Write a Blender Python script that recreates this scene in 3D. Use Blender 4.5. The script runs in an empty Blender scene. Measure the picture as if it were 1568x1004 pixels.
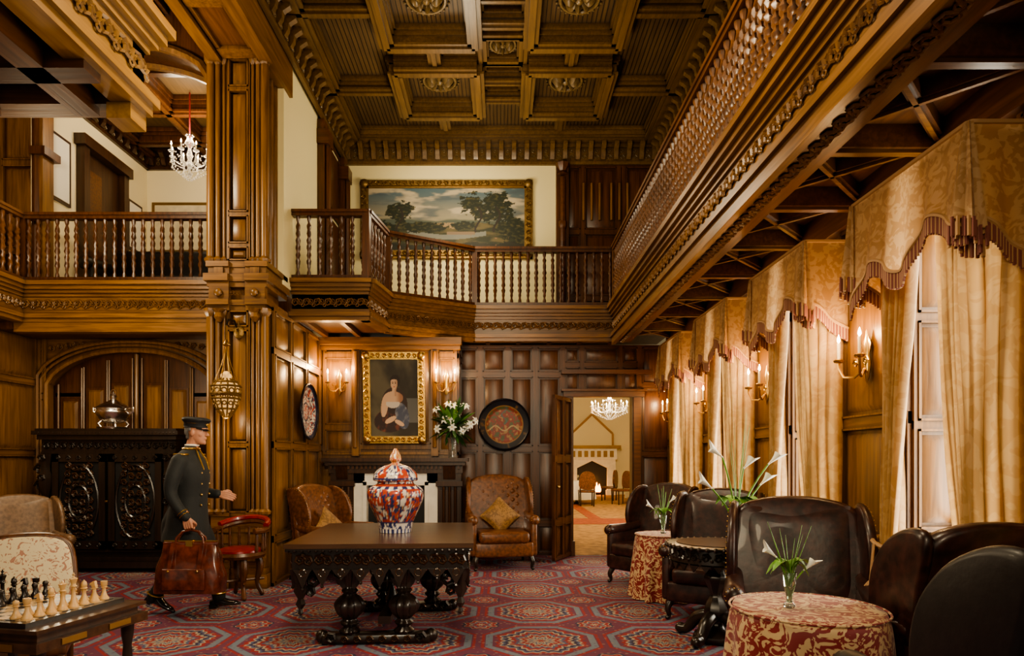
import bpy,bmesh,math,random
from mathutils import Vector,Matrix,noise
random.seed(7)
pi=math.pi; sin=math.sin; cos=math.cos
# ------------------------------------------------------------------ materials
def newmat(name):
    m=bpy.data.materials.new(name); m.use_nodes=True
    return m,m.node_tree,m.node_tree.nodes['Principled BSDF']
def simple(name,col,rough=.5,metal=0,emis=None,es=0,bump=0,bscale=40,coat=0,trans=0,var=0,sheen=0):
    m,nt,b=newmat(name)
    b.inputs['Base Color'].default_value=(*col,1); b.inputs['Roughness'].default_value=rough
    b.inputs['Metallic'].default_value=metal; b.inputs['Coat Weight'].default_value=coat
    b.inputs['Transmission Weight'].default_value=trans; b.inputs['Sheen Weight'].default_value=sheen
    if emis: b.inputs['Emission Color'].default_value=(*emis,1); b.inputs['Emission Strength'].default_value=es
    if bump or var:
        tc=nt.nodes.new('ShaderNodeTexCoord'); n=nt.nodes.new('ShaderNodeTexNoise'); n.inputs['Scale'].default_value=bscale; n.inputs['Detail'].default_value=4
        nt.links.new(tc.outputs['Object'],n.inputs['Vector'])
        if bump:
            bp=nt.nodes.new('ShaderNodeBump'); bp.inputs['Strength'].default_value=bump; bp.inputs['Distance'].default_value=.01
            nt.links.new(n.outputs['Fac'],bp.inputs['Height']); nt.links.new(bp.outputs['Normal'],b.inputs['Normal'])
        if var:
            r=nt.nodes.new('ShaderNodeValToRGB'); r.color_ramp.elements[0].position=.35; r.color_ramp.elements[1].position=.7
            r.color_ramp.elements[0].color=(*[c*(1-var) for c in col],1); r.color_ramp.elements[1].color=(*[min(1,c*(1+var)) for c in col],1)
            nt.links.new(n.outputs['Fac'],r.inputs['Fac']); nt.links.new(r.outputs['Color'],b.inputs['Base Color'])
    return m
def wood(name,c1,c2,grain=2,rough=.36,coat=.1):
    m,nt,b=newmat(name); L=nt.links.new
    tc=nt.nodes.new('ShaderNodeTexCoord'); mp=nt.nodes.new('ShaderNodeMapping')
    sc=[14,14,14]; sc[grain]=.9; mp.inputs['Scale'].default_value=sc
    n=nt.nodes.new('ShaderNodeTexNoise'); n.inputs['Scale'].default_value=2.2; n.inputs['Detail'].default_value=6; n.inputs['Distortion'].default_value=.6
    n2=nt.nodes.new('ShaderNodeTexNoise'); n2.inputs['Scale'].default_value=1.3; n2.inputs['Detail'].default_value=2
    L(tc.outputs['Object'],mp.inputs['Vector']); L(mp.outputs['Vector'],n.inputs['Vector']); L(tc.outputs['Object'],n2.inputs['Vector'])
    a=nt.nodes.new('ShaderNodeMath'); a.operation='MULTIPLY_ADD'; a.inputs[1].default_value=.65
    L(n.outputs['Fac'],a.inputs[0]); mm=nt.nodes.new('ShaderNodeMath'); mm.operation='MULTIPLY'; mm.inputs[1].default_value=.35
    L(n2.outputs['Fac'],mm.inputs[0]); L(mm.outputs[0],a.inputs[2])
    r=nt.nodes.new('ShaderNodeValToRGB'); r.color_ramp.elements[0].position=.34; r.color_ramp.elements[1].position=.66
    r.color_ramp.elements[0].color=(*c1,1); r.color_ramp.elements[1].color=(*c2,1)
    L(a.outputs[0],r.inputs['Fac'])
    # occlusion shade painted into the base colour of the crevices
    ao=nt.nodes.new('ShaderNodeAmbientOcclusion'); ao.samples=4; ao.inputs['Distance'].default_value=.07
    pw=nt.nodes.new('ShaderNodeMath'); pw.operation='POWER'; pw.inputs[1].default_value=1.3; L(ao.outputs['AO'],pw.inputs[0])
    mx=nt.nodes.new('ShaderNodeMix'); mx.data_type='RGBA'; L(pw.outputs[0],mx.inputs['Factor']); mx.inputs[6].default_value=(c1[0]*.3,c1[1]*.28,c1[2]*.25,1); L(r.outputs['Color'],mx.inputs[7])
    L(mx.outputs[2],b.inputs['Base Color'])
    bp=nt.nodes.new('ShaderNodeBump'); bp.inputs['Strength'].default_value=.25; bp.inputs['Distance'].default_value=.004
    L(n.outputs['Fac'],bp.inputs['Height']); L(bp.outputs['Normal'],b.inputs['Normal'])
    b.inputs['Roughness'].default_value=rough; b.inputs['Coat Weight'].default_value=coat; b.inputs['Coat Roughness'].default_value=.28
    return m
O1=(.100,.043,.010);O2=(.285,.132,.029);R1=(.044,.015,.004);R2=(.140,.049,.012)
OAK=wood('oak_golden',O1,O2)
OAKX=wood('oak_golden_h',O1,O2,grain=0)
OAKY=wood('oak_golden_y',O1,O2,grain=1)
RED=wood('mahogany_panel',R1,R2)
REDX=wood('mahogany_h',R1,R2,grain=0)
REDY_LIT=wood('mahogany_y_lit',(.072,.026,.007),(.20,.078,.019),grain=1)  # mahogany copy painted lighter to stand in for light on the soffit
DARK=wood('dark_oak',(.024,.010,.004),(.07,.028,.010))
CEILW=wood('ceiling_oak',(.085,.046,.014),(.185,.102,.031),grain=1)
CEILB=wood('ceiling_boards',(.068,.038,.014),(.135,.079,.028),grain=1,rough=.5)
EBON=wood('ebonised_oak',(.011,.008,.006),(.030,.017,.011),rough=.28,coat=.35)
EBTOP=wood('table_top_oak',(.035,.015,.006),(.095,.042,.017),grain=0,rough=.2,coat=.4)
CREAM=simple('cream_paint',(.84,.73,.40),.7,bump=.05)
CREAM2=simple('cream_plaster',(.80,.71,.48),.7,bump=.05)
GOLD=simple('gilt',(.60,.38,.11),.35,1,bump=.4,bscale=60)
OLDGOLD=simple('old_gilt',(.24,.145,.05),.42,.8,bump=.5,bscale=60)
BRASS=simple('brass',(.55,.35,.12),.3,1)
SILVER=simple('silver',(.85,.83,.80),.22,1)
IRON=simple('dark_iron',(.03,.022,.015),.45,.7)
BLACK=simple('matt_black',(.006,.005,.005),.6)
LBROWN=simple('leather_oxblood',(.034,.011,.008),.36,bump=.15,bscale=18,coat=.1,var=.6)
LBLACK=simple('leather_black',(.007,.005,.005),.45,bump=.12,bscale=25,coat=.03,var=.3)
LTAN=simple('leather_tan',(.15,.055,.018),.34,bump=.12,bscale=25,coat=.2,var=.45)
LTAUPE=simple('leather_taupe',(.15,.085,.045),.42,bump=.12,bscale=25,var=.3)
LRED=simple('leather_red',(.22,.010,.010),.3,coat=.3,var=.3,bscale=12)
LBAG=simple('leather_bag',(.11,.024,.011),.26,bump=.2,bscale=14,coat=.4,var=.5)
MARBLE=simple('marble_cream',(.84,.80,.70),.35,var=.08,bscale=6)
WHITEF=simple('white_petal',(.85,.85,.78),.5)
GREEN=simple('leaf_green',(.13,.30,.04),.45,var=.4,bscale=8)
DGREEN=simple('leaf_dark_green',(.035,.11,.02),.45,var=.4,bscale=8)
YEL=simple('pollen_yellow',(.7,.45,.04),.5)
WAX=simple('candle_wax',(.85,.78,.6),.5)
FLAME=simple('flame_bulb',(1,.75,.4),.5,emis=(1,.72,.38),es=45)
FIRE=simple('fire',(1,.4,.1),.5,emis=(1,.35,.06),es=14)
CRYS=simple('crystal',(.9,.86,.8),.06,trans=.75,emis=(1,.85,.6),es=.12)
LINEN=simple('white_linen',(.8,.77,.7),.8)
CLOTHU=simple('uniform_wool',(.012,.014,.015),.7,bump=.25,bscale=160,sheen=.04,var=.15)
TROUS=simple('trouser_wool',(.009,.010,.011),.8,bump=.2,bscale=160)
SKIN=simple('skin',(.46,.22,.14),.5,var=.08,bscale=20)
SKIND=simple('lips',(.33,.11,.08),.5)
HAIR=simple('grey_hair',(.16,.155,.15),.7,bump=.5,bscale=90)
SHOE=simple('polished_shoe',(.01,.009,.009),.15,coat=.5)
EYEW=simple('eye_white',(.7,.68,.65),.2)
GLASS=simple('vase_glass',(.92,.97,.95),.02,trans=.95)
WATER=simple('water_green',(.5,.65,.4),.05,trans=.8)
RUSH=simple('fringe_red',(.19,.065,.050),.7)
FGOLD=simple('fringe_gold',(.42,.25,.12),.6)
IVORY=simple('boxwood_chess',(.62,.38,.16),.35,coat=.3)
IVORYSQ=simple('chess_light_square',(.5,.33,.16),.4)
TCARP=simple('tan_carpet',(.34,.19,.07),.9,var=.35,bscale=7)
RCARP=simple('rust_carpet',(.28,.06,.02),.9,var=.3,bscale=9)
LGLASS=simple('lantern_glass',(.65,.40,.16),.3,emis=(1,.58,.22),es=.55,var=.6,bscale=28)
def vcmat(name,rough=.4,coat=0):
    m,nt,b=newmat(name); a=nt.nodes.new('ShaderNodeAttribute'); a.attribute_name='Col'
    nt.links.new(a.outputs['Color'],b.inputs['Base Color']); b.inputs['Roughness'].default_value=rough; b.inputs['Coat Weight'].default_value=coat
    return m
PAINT=vcmat('oil_paint',.6); CHINA=vcmat('painted_china',.2,.3); CHINA2=vcmat('painted_charger',.45,.0)
def fabric(name,ca,cb,scale=6,transl=.35,thr=(.48,.53),distort=2.2,detail=1.5):
    m,nt,b=newmat(name); L=nt.links.new
    tc=nt.nodes.new('ShaderNodeTexCoord'); n=nt.nodes.new('ShaderNodeTexNoise')
    n.inputs['Scale'].default_value=scale; n.inputs['Detail'].default_value=detail; n.inputs['Distortion'].default_value=distort
    L(tc.outputs['Object'],n.inputs['Vector'])
    r=nt.nodes.new('ShaderNodeValToRGB'); r.color_ramp.elements[0].position=thr[0]; r.color_ramp.elements[1].position=thr[1]
    r.color_ramp.elements[0].color=(*ca,1); r.color_ramp.elements[1].color=(*cb,1)
    L(n.outputs['Fac'],r.inputs['Fac']); L(r.outputs['Color'],b.inputs['Base Color']); b.inputs['Roughness'].default_value=.55; b.inputs['Sheen Weight'].default_value=.2
    if transl:
        t=nt.nodes.new('ShaderNodeBsdfTranslucent'); mx=nt.nodes.new('ShaderNodeMixShader'); mx.inputs[0].default_value=transl
        L(r.outputs['Color'],t.inputs['Color']); out=nt.nodes['Material Output']
        L(b.outputs['BSDF'],mx.inputs[1]); L(t.outputs['BSDF'],mx.inputs[2]); L(mx.outputs[0],out.inputs['Surface'])
    return m
DAMASK=fabric('gold_damask',(.42,.235,.095),(.53,.33,.155),12,.28)
DRAPE=fabric('gold_drape',(.49,.29,.11),(.55,.345,.145),8,.34)
FLORAL=fabric('red_floral_cloth',(.54,.38,.20),(.20,.014,.014),9,0,(.475,.495),4.5,2)
TAPES=fabric('tapestry_fabric',(.60,.50,.31),(.36,.17,.11),22,0,(.56,.6),2.5)
CUSH=fabric('gold_cushion',(.30,.16,.05),(.18,.09,.025),16,0)
def carpet():
    m,nt,b=newmat('hall_carpet'); L=nt.links.new
    def M(op,a,c=None,d=None):
        n=nt.nodes.new('ShaderNodeMath'); n.operation=op
        for i,x in enumerate([a,c,d]):
            if x is None: continue
            if isinstance(x,(int,float)): n.inputs[i].default_value=x
            else: L(x,n.inputs[i])
        return n.outputs[0]
    tc=nt.nodes.new('ShaderNodeTexCoord'); s=nt.nodes.new('ShaderNodeSeparateXYZ'); L(tc.outputs['Object'],s.inputs[0])
    x=M('DIVIDE',s.outputs[0],.98); y=M('DIVIDE',s.outputs[1],.98)
    def cell(off):
        ax=M('SUBTRACT',M('FRACT',M('ADD',x,off)),.5); ay=M('SUBTRACT',M('FRACT',M('ADD',y,off)),.5)
        r=M('SQRT',M('ADD',M('MULTIPLY',ax,ax),M('MULTIPLY',ay,ay))); th=M('ARCTAN2',ay,ax)
        return ax,ay,r,th
    ax,ay,r,th=cell(100.0); bx,by,rb,tb=cell(100.5)
    def ramp(v,els):
        n=nt.nodes.new('ShaderNodeValToRGB'); n.color_ramp.interpolation='CONSTANT'; e=n.color_ramp.elements
        e[0].position=els[0][0]; e[0].color=(*els[0][1],1); e[1].position=els[1][0]; e[1].color=(*els[1][1],1)
        for p,c in els[2:]:
            q=e.new(p); q.color=(*c,1)
        L(v,n.inputs['Fac']); return n.outputs['Color']
    RD=(.24,.022,.024); PU=(.125,.030,.062); BL=(.07,.085,.16); CR=(.32,.27,.20); DK=(.035,.025,.06)
    rm=M('ADD',r,M('MULTIPLY',M('COSINE',M('MULTIPLY',th,8)),.018))
    fine=M('MULTIPLY',M('COSINE',M('MULTIPLY',th,24)),.012)
    rr=M('ADD',rm,fine)
    c1=ramp(rr,[(0,RD),(.03,CR),(.06,BL),(.085,CR),(.11,RD),(.15,CR),(.17,BL),(.2,RD),(.24,CR),(.262,DK),(.29,BL),(.31,CR),(.325,RD),(.36,PU)])
    c2=ramp(M('ADD',rb,M('MULTIPLY',M('COSINE',M('MULTIPLY',tb,8)),.015)),[(0,CR),(.025,RD),(.06,BL),(.08,CR),(.095,RD),(.13,CR),(.14,DK),(.165,PU)])
    def mix(f,a,c):
        n=nt.nodes.new('ShaderNodeMix'); n.data_type='RGBA'
        L(f,n.inputs['Factor'])
        for k,v in ((6,a),(7,c)):
            if isinstance(v,tuple): n.inputs[k].default_value=(*v,1)
            else: L(v,n.inputs[k])
        return n.outputs[2]
    col=mix(M('LESS_THAN',rb,.17),c1,c2)
    mxx=M('MAXIMUM',M('ABSOLUTE',ax),M('ABSOLUTE',ay)); dia=M('ADD',M('ABSOLUTE',ax),M('ABSOLUTE',ay))
    oct_=M('MAXIMUM',mxx,M('MULTIPLY',dia,.72))
    band=M('MULTIPLY',M('LESS_THAN',M('ABSOLUTE',M('SUBTRACT',oct_,.415)),.028),M('GREATER_THAN',rb,.17))
    col=mix(band,col,(.13,.155,.20))
    edge=M('MULTIPLY',M('LESS_THAN',M('ABSOLUTE',M('SUBTRACT',oct_,.465)),.012),M('GREATER_THAN',rb,.17))
    col=mix(edge,col,RD)
    v=nt.nodes.new('ShaderNodeTexVoronoi'); v.inputs['Scale'].default_value=24; L(tc.outputs['Object'],v.inputs['Vector'])
    dots=M('MULTIPLY',M('LESS_THAN',v.outputs['Distance'],.30),.6)
    v2=nt.nodes.new('ShaderNodeSeparateColor'); L(v.outputs['Color'],v2.inputs[0])
    dc=mix(M('GREATER_THAN',v2.outputs[0],.5),(.25,.17,.13),(.09,.05,.10))
    col=mix(dots,col,dc)
    L(col,b.inputs['Base Color']); b.inputs['Roughness'].default_value=.95
    return m
CARPET=carpet()
# ------------------------------------------------------------------ mesh builder
class MB:
    def __init__(s): s.v=[];s.f=[];s.mi=[];s.mats=[];s.M=Matrix();s.warp=None;s.c={}
    def fr(s,O=(0,0,0),U=(1,0,0),N=(0,-1,0)):
        U=Vector(U).normalized();N=Vector(N).normalized();Z=Vector((0,0,1))
        s.M=Matrix(((U.x,N.x,Z.x,O[0]),(U.y,N.y,Z.y,O[1]),(U.z,N.z,Z.z,O[2]),(0,0,0,1))); return s
    def rot(s,loc,rz=0,sc=1,rx=0,ry=0):
        s.M=Matrix.Translation(loc)@Matrix.Rotation(rz,4,'Z')@Matrix.Rotation(ry,4,'Y')@Matrix.Rotation(rx,4,'X')@Matrix.Scale(sc,4); return s
    def ident(s): s.M=Matrix(); return s
    def add(s,vs,fs,m,cols=None):
        o=len(s.v); M=s.M; w=s.warp
        for p in vs:
            if w: p=w(p)
            s.v.append(M@Vector(p))
        if m not in s.mats: s.mats.append(m)
        k=s.mats.index(m)
        for f in fs: s.f.append(tuple(i+o for i in f)); s.mi.append(k)
        if cols:
            for i,c in enumerate(cols): s.c[o+i]=c
    def box(s,a,b,c,d,e,f,m):
        s.add([(a,c,e),(b,c,e),(b,d,e),(a,d,e),(a,c,f),(b,c,f),(b,d,f),(a,d,f)],[(0,1,2,3),(4,5,6,7),(0,1,5,4),(1,2,6,5),(2,3,7,6),(3,0,4,7)],m)
    def frus(s,u0,u1,z0,z1,n0,n1,ins,m):
        i=min(ins,(u1-u0)*.3,(z1-z0)*.3)
        vs=[(u0,n0,z0),(u1,n0,z0),(u1,n0,z1),(u0,n0,z1),(u0+i,n1,z0+i),(u1-i,n1,z0+i),(u1-i,n1,z1-i),(u0+i,n1,z1-i)]
        s.add(vs,[(4,5,6,7),(0,1,5,4),(1,2,6,5),(2,3,7,6),(3,0,4,7)],m)
    def grid(s,fn,nu,nv,m,wu=False,wv=False,cf=None,cap=False):
        vs=[];cs=[];NU=nu if wu else nu+1; NV=nv if wv else nv+1
        for j in range(NV):
            for i in range(NU):
                vs.append(fn(i/nu,j/nv))
                if cf: cs.append(cf(i/nu,j/nv))
        fs=[]
        for j in range(nv):
            for i in range(nu):
                a=j*NU+i;b=j*NU+(i+1)%NU;c=((j+1)%NV)*NU+(i+1)%NU;d=((j+1)%NV)*NU+i
                fs.append((a,b,c,d))
        if cap: fs.append(tuple(range(NU))); fs.append(tuple(range((NV-1)*NU,NV*NU)))
        s.add(vs,fs,m,cs or None)
    def lathe(s,prof,c,m,seg=14,sx=1,sy=1,lobes=0,la=0,twist=0,cf=None):
        n=len(prof)-1
        def fn(u,v):
            r,z=prof[round(v*n)]; a=u*2*pi
            rr=r*(1+la*cos(lobes*(a)-twist*z)) if lobes else r
            return (c[0]+rr*cos(a)*sx,c[1]+rr*sin(a)*sy,c[2]+z)
        s.grid(fn,seg,n,m,wu=True,cap=True,cf=cf)
    def tube(s,pts,r,m,seg=6,closed=False,flat=1):
        pts=[Vector(p) for p in pts];n=len(pts)
        R=r if isinstance(r,(list,tuple)) else [r]*n
        T=[]
        for i in range(n):
            if closed: t=pts[(i+1)%n]-pts[i-1]
            else: t=pts[min(i+1,n-1)]-pts[max(i-1,0)]
            T.append(t.normalized() if t.length>1e-9 else Vector((0,0,1)))
        ref=Vector((0,1,0)) if abs(T[0].y)<.9 else Vector((1,0,0))
        x=(ref-T[0]*ref.dot(T[0])).normalized(); vs=[];fs=[]
        for i in range(n):
            x=(x-T[i]*x.dot(T[i]));x=x.normalized() if x.length>1e-6 else Vector((1,0,0)); y=T[i].cross(x)
            for k in range(seg):
                a=2*pi*k/seg; vs.append(tuple(pts[i]+x*(R[i]*flat*cos(a))+y*(R[i]*sin(a))))
        for i in range(n if closed else n-1):
            for k in range(seg):
                j=(i+1)%n; fs.append((i*seg+k,i*seg+(k+1)%seg,j*seg+(k+1)%seg,j*seg+k))
        if not closed: fs.append(tuple(range(seg))); fs.append(tuple(range((n-1)*seg,n*seg)))
        s.add(vs,fs,m)
    def limb(s,pts,r,m,seg=12):
        P=[Vector(p) for p in pts]; R=list(r); Q=[];RR=[]
        for i in range(len(P)-1):
            p0=P[max(i-1,0)];p1=P[i];p2=P[i+1];p3=P[min(i+2,len(P)-1)]
            for k in range(4):
                t=k/4; Q.append(.5*((2*p1)+(p2-p0)*t+(2*p0-5*p1+4*p2-p3)*t*t+(3*p1-p0-3*p2+p3)*t**3)); RR.append(R[i]+(R[i+1]-R[i])*t)
        Q.append(P[-1]);RR.append(R[-1])
        d0=(Q[0]-Q[1]).normalized();d1=(Q[-1]-Q[-2]).normalized()
        pre=[Q[0]+d0*RR[0]*sin(a) for a in (1.5,1.1,.6)]; pr=[RR[0]*cos(a) for a in (1.5,1.1,.6)]
        po=[Q[-1]+d1*RR[-1]*sin(a) for a in (.6,1.1,1.5)]; por=[RR[-1]*cos(a) for a in (.6,1.1,1.5)]
        s.tube(pre+Q+po,pr+RR+por,m,seg)
    def sph(s,c,r,m,seg=8,rings=5,sc=(1,1,1)):
        def fn(u,v):
            a=u*2*pi;b=(v-.5)*pi*.985
            return (c[0]+r*sc[0]*cos(a)*cos(b),c[1]+r*sc[1]*sin(a)*cos(b),c[2]+r*sc[2]*sin(b))
        s.grid(fn,seg,rings,m,wu=True,cap=True)
    def prism(s,poly,a0,a1,m,ax=1,rnd=0):
        n=len(poly)
        cx=sum(p[0] for p in poly)/n;cy=sum(p[1] for p in poly)/n
        def P(p,a,k):
            x=cx+(p[0]-cx)*k;y=cy+(p[1]-cy)*k
            return (x,y,a) if ax==2 else ((x,a,y) if ax==1 else (a,x,y))
        if rnd:
            av=sum(math.hypot(p[0]-cx,p[1]-cy) for p in poly)/n
            rings=[];sg=1 if a1>a0 else -1
            for q in (0,.5,1.05,pi/2): rings.append((a0+sg*rnd*(1-cos(q)),1-rnd*(1-sin(q))/av))
            rings+= [(a1-sg*rnd*(1-cos(q)),1-rnd*(1-sin(q))/av) for q in (pi/2,1.05,.5,0)]
        else: rings=[(a0,1),(a1,1)]
        vs=[P(p,a,k) for a,k in rings for p in poly]; fs=[]
        for j in range(len(rings)-1):
            for i in range(n): fs.append((j*n+i,j*n+(i+1)%n,(j+1)*n+(i+1)%n,(j+1)*n+i))
        fs.append(tuple(range(n))); fs.append(tuple(range((len(rings)-1)*n,len(rings)*n)))
        s.add(vs,fs,m)
    def rbox(s,a,b,c,d,e,f,r,m,n=4):
        C=((a+b)/2,(c+d)/2,(e+f)/2);H=((b-a)/2,(d-c)/2,(f-e)/2); r=min(r,*H)
        for axis in range(3):
            for sg in (-1,1):
                def fn(u,v):
                    def mp(t,h):
                        k=int(round(t*(2*n)))
                        if k<=n: q=k/n*pi/4; return -(h-r)-r*math.tan(pi/4-q)
                        q=(k-n)/n*pi/4 ; return (h-r)+r*math.tan(q)
                    i,j=[x for x in range(3) if x!=axis]
                    p=[0,0,0];p[axis]=sg*H[axis];p[i]=mp(u,H[i]);p[j]=mp(v,H[j])
                    inn=[max(-(H[k]-r),min(H[k]-r,p[k])) for k in range(3)]
                    dd=Vector([p[k]-inn[k] for k in range(3)]);dd=dd.normalized()*r if dd.length>0 else dd
                    return tuple(C[k]+inn[k]+dd[k] for k in range(3))
                s.grid(fn,2*n,2*n,m)
    def scroll(s,u,z,n,R,m,fl=1,r=None,turn=1.6,ph=0,seg=4):
        r=r or R*.16; pts=[]
        K=9
        for i in range(K+1):
            t=i/K; a=ph+t*turn*2*pi; q=R*(1-.78*t); pts.append((u+fl*q*cos(a),n,z+q*sin(a)))
        s.tube(pts,[r*(1-.4*i/K) for i in range(K+1)],m,seg)
    def ring(s,u,z,n,R,r,m,k=10,seg=4,sz=1):
        s.tube([(u+R*cos(2*pi*i/k),n,z+R*sz*sin(2*pi*i/k)) for i in range(k)],r,m,seg,closed=True)
    def obj(s,name,parent=None,angle=38,sub=0,remesh=0,smoothit=0,origin=True,solid=0):
        me=bpy.data.meshes.new(name)
        if origin and s.v:
            xs=[p.x for p in s.v];ys=[p.y for p in s.v];zs=[p.z for p in s.v]
            O=Vector(((min(xs)+max(xs))/2,(min(ys)+max(ys))/2,min(zs)))
        else: O=Vector((0,0,0))
        me.from_pydata([p-O for p in s.v],[],s.f); 
        for m in s.mats: me.materials.append(m)
        me.polygons.foreach_set('material_index',s.mi)
        if s.c:
            at=me.color_attributes.new('Col','FLOAT_COLOR','POINT')
            for i,c in s.c.items(): at.data[i].color=(*c,1)
        bm=bmesh.new();bm.from_mesh(me)
        bmesh.ops.recalc_face_normals(bm,faces=bm.faces); bm.to_mesh(me);bm.free()
        me.polygons.foreach_set('use_smooth',[True]*len(me.polygons))
        if not remesh:
            try: me.set_sharp_from_angle(angle=math.radians(angle))
            except Exception: pass
        o=bpy.data.objects.new(name,me); bpy.context.collection.objects.link(o); o.location=O
        if parent: o.parent=parent
        if remesh:
            d=o.modifiers.new('r','REMESH');d.mode='VOXEL';d.voxel_size=remesh;d.use_smooth_shade=True
            if smoothit: q=o.modifiers.new('s','SMOOTH');q.factor=.5;q.iterations=smoothit
        if solid: q=o.modifiers.new('sol','SOLIDIFY');q.thickness=solid
        return o
def empty(name,loc=(0,0,0)):
    e=bpy.data.objects.new(name,None);bpy.context.collection.objects.link(e);return e
def smooth_poly(P,k=4):
    n=len(P);out=[]
    for i in range(n):
        p0,p1,p2,p3=P[i-1],P[i],P[(i+1)%n],P[(i+2)%n]
        for j in range(k):
            t=j/k
            out.append(tuple(.5*((2*p1[c])+(p2[c]-p0[c])*t+(2*p0[c]-5*p1[c]+4*p2[c]-p3[c])*t*t+(3*p1[c]-p0[c]-3*p2[c]+p3[c])*t**3) for c in (0,1)))
    return out
def panels(mb,u0,u1,z0,z1,cols,rows,m,st=.075,d=.028,back=True,mr=None):
    mr=mr or m
    if back: mb.box(u0,u1,-.12,0,z0,z1,m)
    if isinstance(cols,int): cols=[1]*cols
    C=[u0];S=sum(cols)
    for c in cols: C.append(C[-1]+c/S*(u1-u0))
    R=[z0];S=sum(rows)
    for c in rows: R.append(R[-1]+c/S*(z1-z0))
    h=st/2
    for i,c in enumerate(C):
        a=max(u0,c-h);b=min(u1,c+h); mb.box(a,b,-.01,d,z0,z1,m)
    for i,c in enumerate(R):
        a=max(z0,c-h);b=min(z1,c+h); mb.box(u0,u1,-.01,d-.003,a,b,mr)
    for i in range(len(C)-1):
        for j in range(len(R)-1):
            a,b,e,f=C[i]+h,C[i+1]-h,R[j]+h,R[j+1]-h
            if b-a<.04 or f-e<.04: continue
            w=.014
            for (p,q,r_,t_) in ((a,a+w,e,f),(b-w,b,e,f),(a,b,e,e+w),(a,b,f-w,f)): mb.box(p,q,-.005,d+.009,r_,t_,m)
            g=.022
            mb.frus(a+w+g,b-w-g,e+w+g,f-w-g,.0,.02,.04,m)
# ------------------------------------------------------------------ room shell
XR=2.5;XL=-2.6;ZS=3.14;ZC=6.72;YB=9.6;YU=10.4;CZ=6.2
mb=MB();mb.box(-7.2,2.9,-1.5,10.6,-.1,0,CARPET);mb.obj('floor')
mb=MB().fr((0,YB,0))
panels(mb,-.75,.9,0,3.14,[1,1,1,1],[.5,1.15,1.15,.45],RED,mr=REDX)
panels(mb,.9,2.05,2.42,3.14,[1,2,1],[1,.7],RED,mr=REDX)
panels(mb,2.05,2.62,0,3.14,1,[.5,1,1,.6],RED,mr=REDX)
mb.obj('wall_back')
mb=MB().fr((0,YB,0))
for a,b in ((.93,1.05),(1.92,2.06)):
    mb.box(a,b,0,.09,0,2.42,RED); mb.box(a+.02,b-.02,.09,.12,.25,2.35,REDX); mb.box(a-.02,b+.02,0,.13,0,.22,RED)
mb.box(.9,2.1,0,.12,2.36,2.44,REDX);mb.box(.87,2.13,0,.16,2.44,2.47,REDX);mb.box(.87,2.2,0,.14,2.70,2.76,REDX)
mb.box(.96,.99,-.12,0,0,2.42,RED);mb.box(1.95,1.98,-.12,0,0,2.42,RED)
mb.obj('trim_1')
mb=MB();h=Vector((1.0,9.5,0));e=Vector((.70,8.88,0));U=(e-h).normalized();N=Vector((U.y,-U.x,0))
mb.fr(h,U,-N);Lf=(e-h).length
panels(mb,0,Lf,.02,2.33,2,[.6,1,1],RED,st=.09,back=False);mb.box(0,Lf,-.02,.0,.02,2.33,RED)
mb.sph((Lf-.06,.06,1.05),.025,BRASS);mb.obj('door_1')
YA=8.7
mb=MB().fr((0,YA,0))
ac=-5.05;aw=1.14
def archz(u,a=aw,sp=2.45,ap=2.91):
    t=min(1,abs(u-ac)/a); return sp+(ap-sp)*(1-t**2.3)**.7
N_=28
us=[ac-aw+2*aw*i/N_ for i in range(N_+1)]
vs=[];fs=[]
for u in us: vs+=[(u,0,archz(u)),(u,0,3.16),(u,-.18,archz(u))]
for i in range(N_): a=i*3;fs+=[(a,a+3,a+4,a+1),(a,a+2,a+5,a+3)]
mb.add(vs,fs,OAKX)
panels(mb,-6.5,ac-aw,0,3.16,1,[.6,1,1,1],OAK);panels(mb,ac+aw,-3.2,0,3.16,1,[.6,1,1,1],OAK)
mb.box(-6.5,-3.2,-.3,-.2,0,3.2,DARK)
for k,(off,rr) in enumerate(((0,.035),(.07,.022),(.12,.03))):
    pts=[(ac-aw-off,.02,0)]+[(ac-aw-off,.02,1.2)]+[(ac+(u-ac)*(1+off/aw),.02,archz(u)+off) for u in us]+[(ac+aw+off,.02,1.2),(ac+aw+off,.02,0)]
    mb.tube(pts,rr,OAK,6)
for sg in (-1,1):
    for k in range(6): mb.scroll(ac+sg*(aw*.55+k*.11),2.98-.01*k*k*.3,.015,.045,OAK,fl=sg,r=.012)
mb.obj('wall_left_back')
mb=MB().fr((0,YA+.19,0))
for a,b in ((ac-aw,ac-.01),(ac+.01,ac+aw)): 
    mb.box(a,b,0,.03,0.02,2.35,RED)
    for i in range(3):
        w=(b-a-.08)/3; x=a+.04+i*w
        mid=x+w/2; tp=archz(mid)-.12
        for z0,z1 in ((.15,.9),(1.0,1.7),(1.8,tp-.3)):
            mb.box(x+.04,x+w-.04,.03,.045,z0,z1,RED);mb.frus(x+.07,x+w-.07,z0+.03,z1-.03,.045,.075,.03,OAK)
        for q in (x+.015,x+w-.015): mb.tube([(q,.05,.1),(q,.05,archz(q)-.08)],.014,OAK,6)
    mb.box(a,b,.03,.06,.92,.98,OAKX);mb.box(a,b,.03,.06,1.72,1.78,OAKX)
    vs=[];n=10
    for i in range(n+1): u=a+(b-a)*i/n; vs+=[(u,.03,2.3),(u,.03,archz(u))]
    mb.add(vs,[(2*i,2*i+2,2*i+3,2*i+1) for i in range(n)],RED)
mb.tube([(ac,.06,.02),(ac,.06,2.88)],.03,OAK,8)
mb.obj('door_2')
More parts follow.
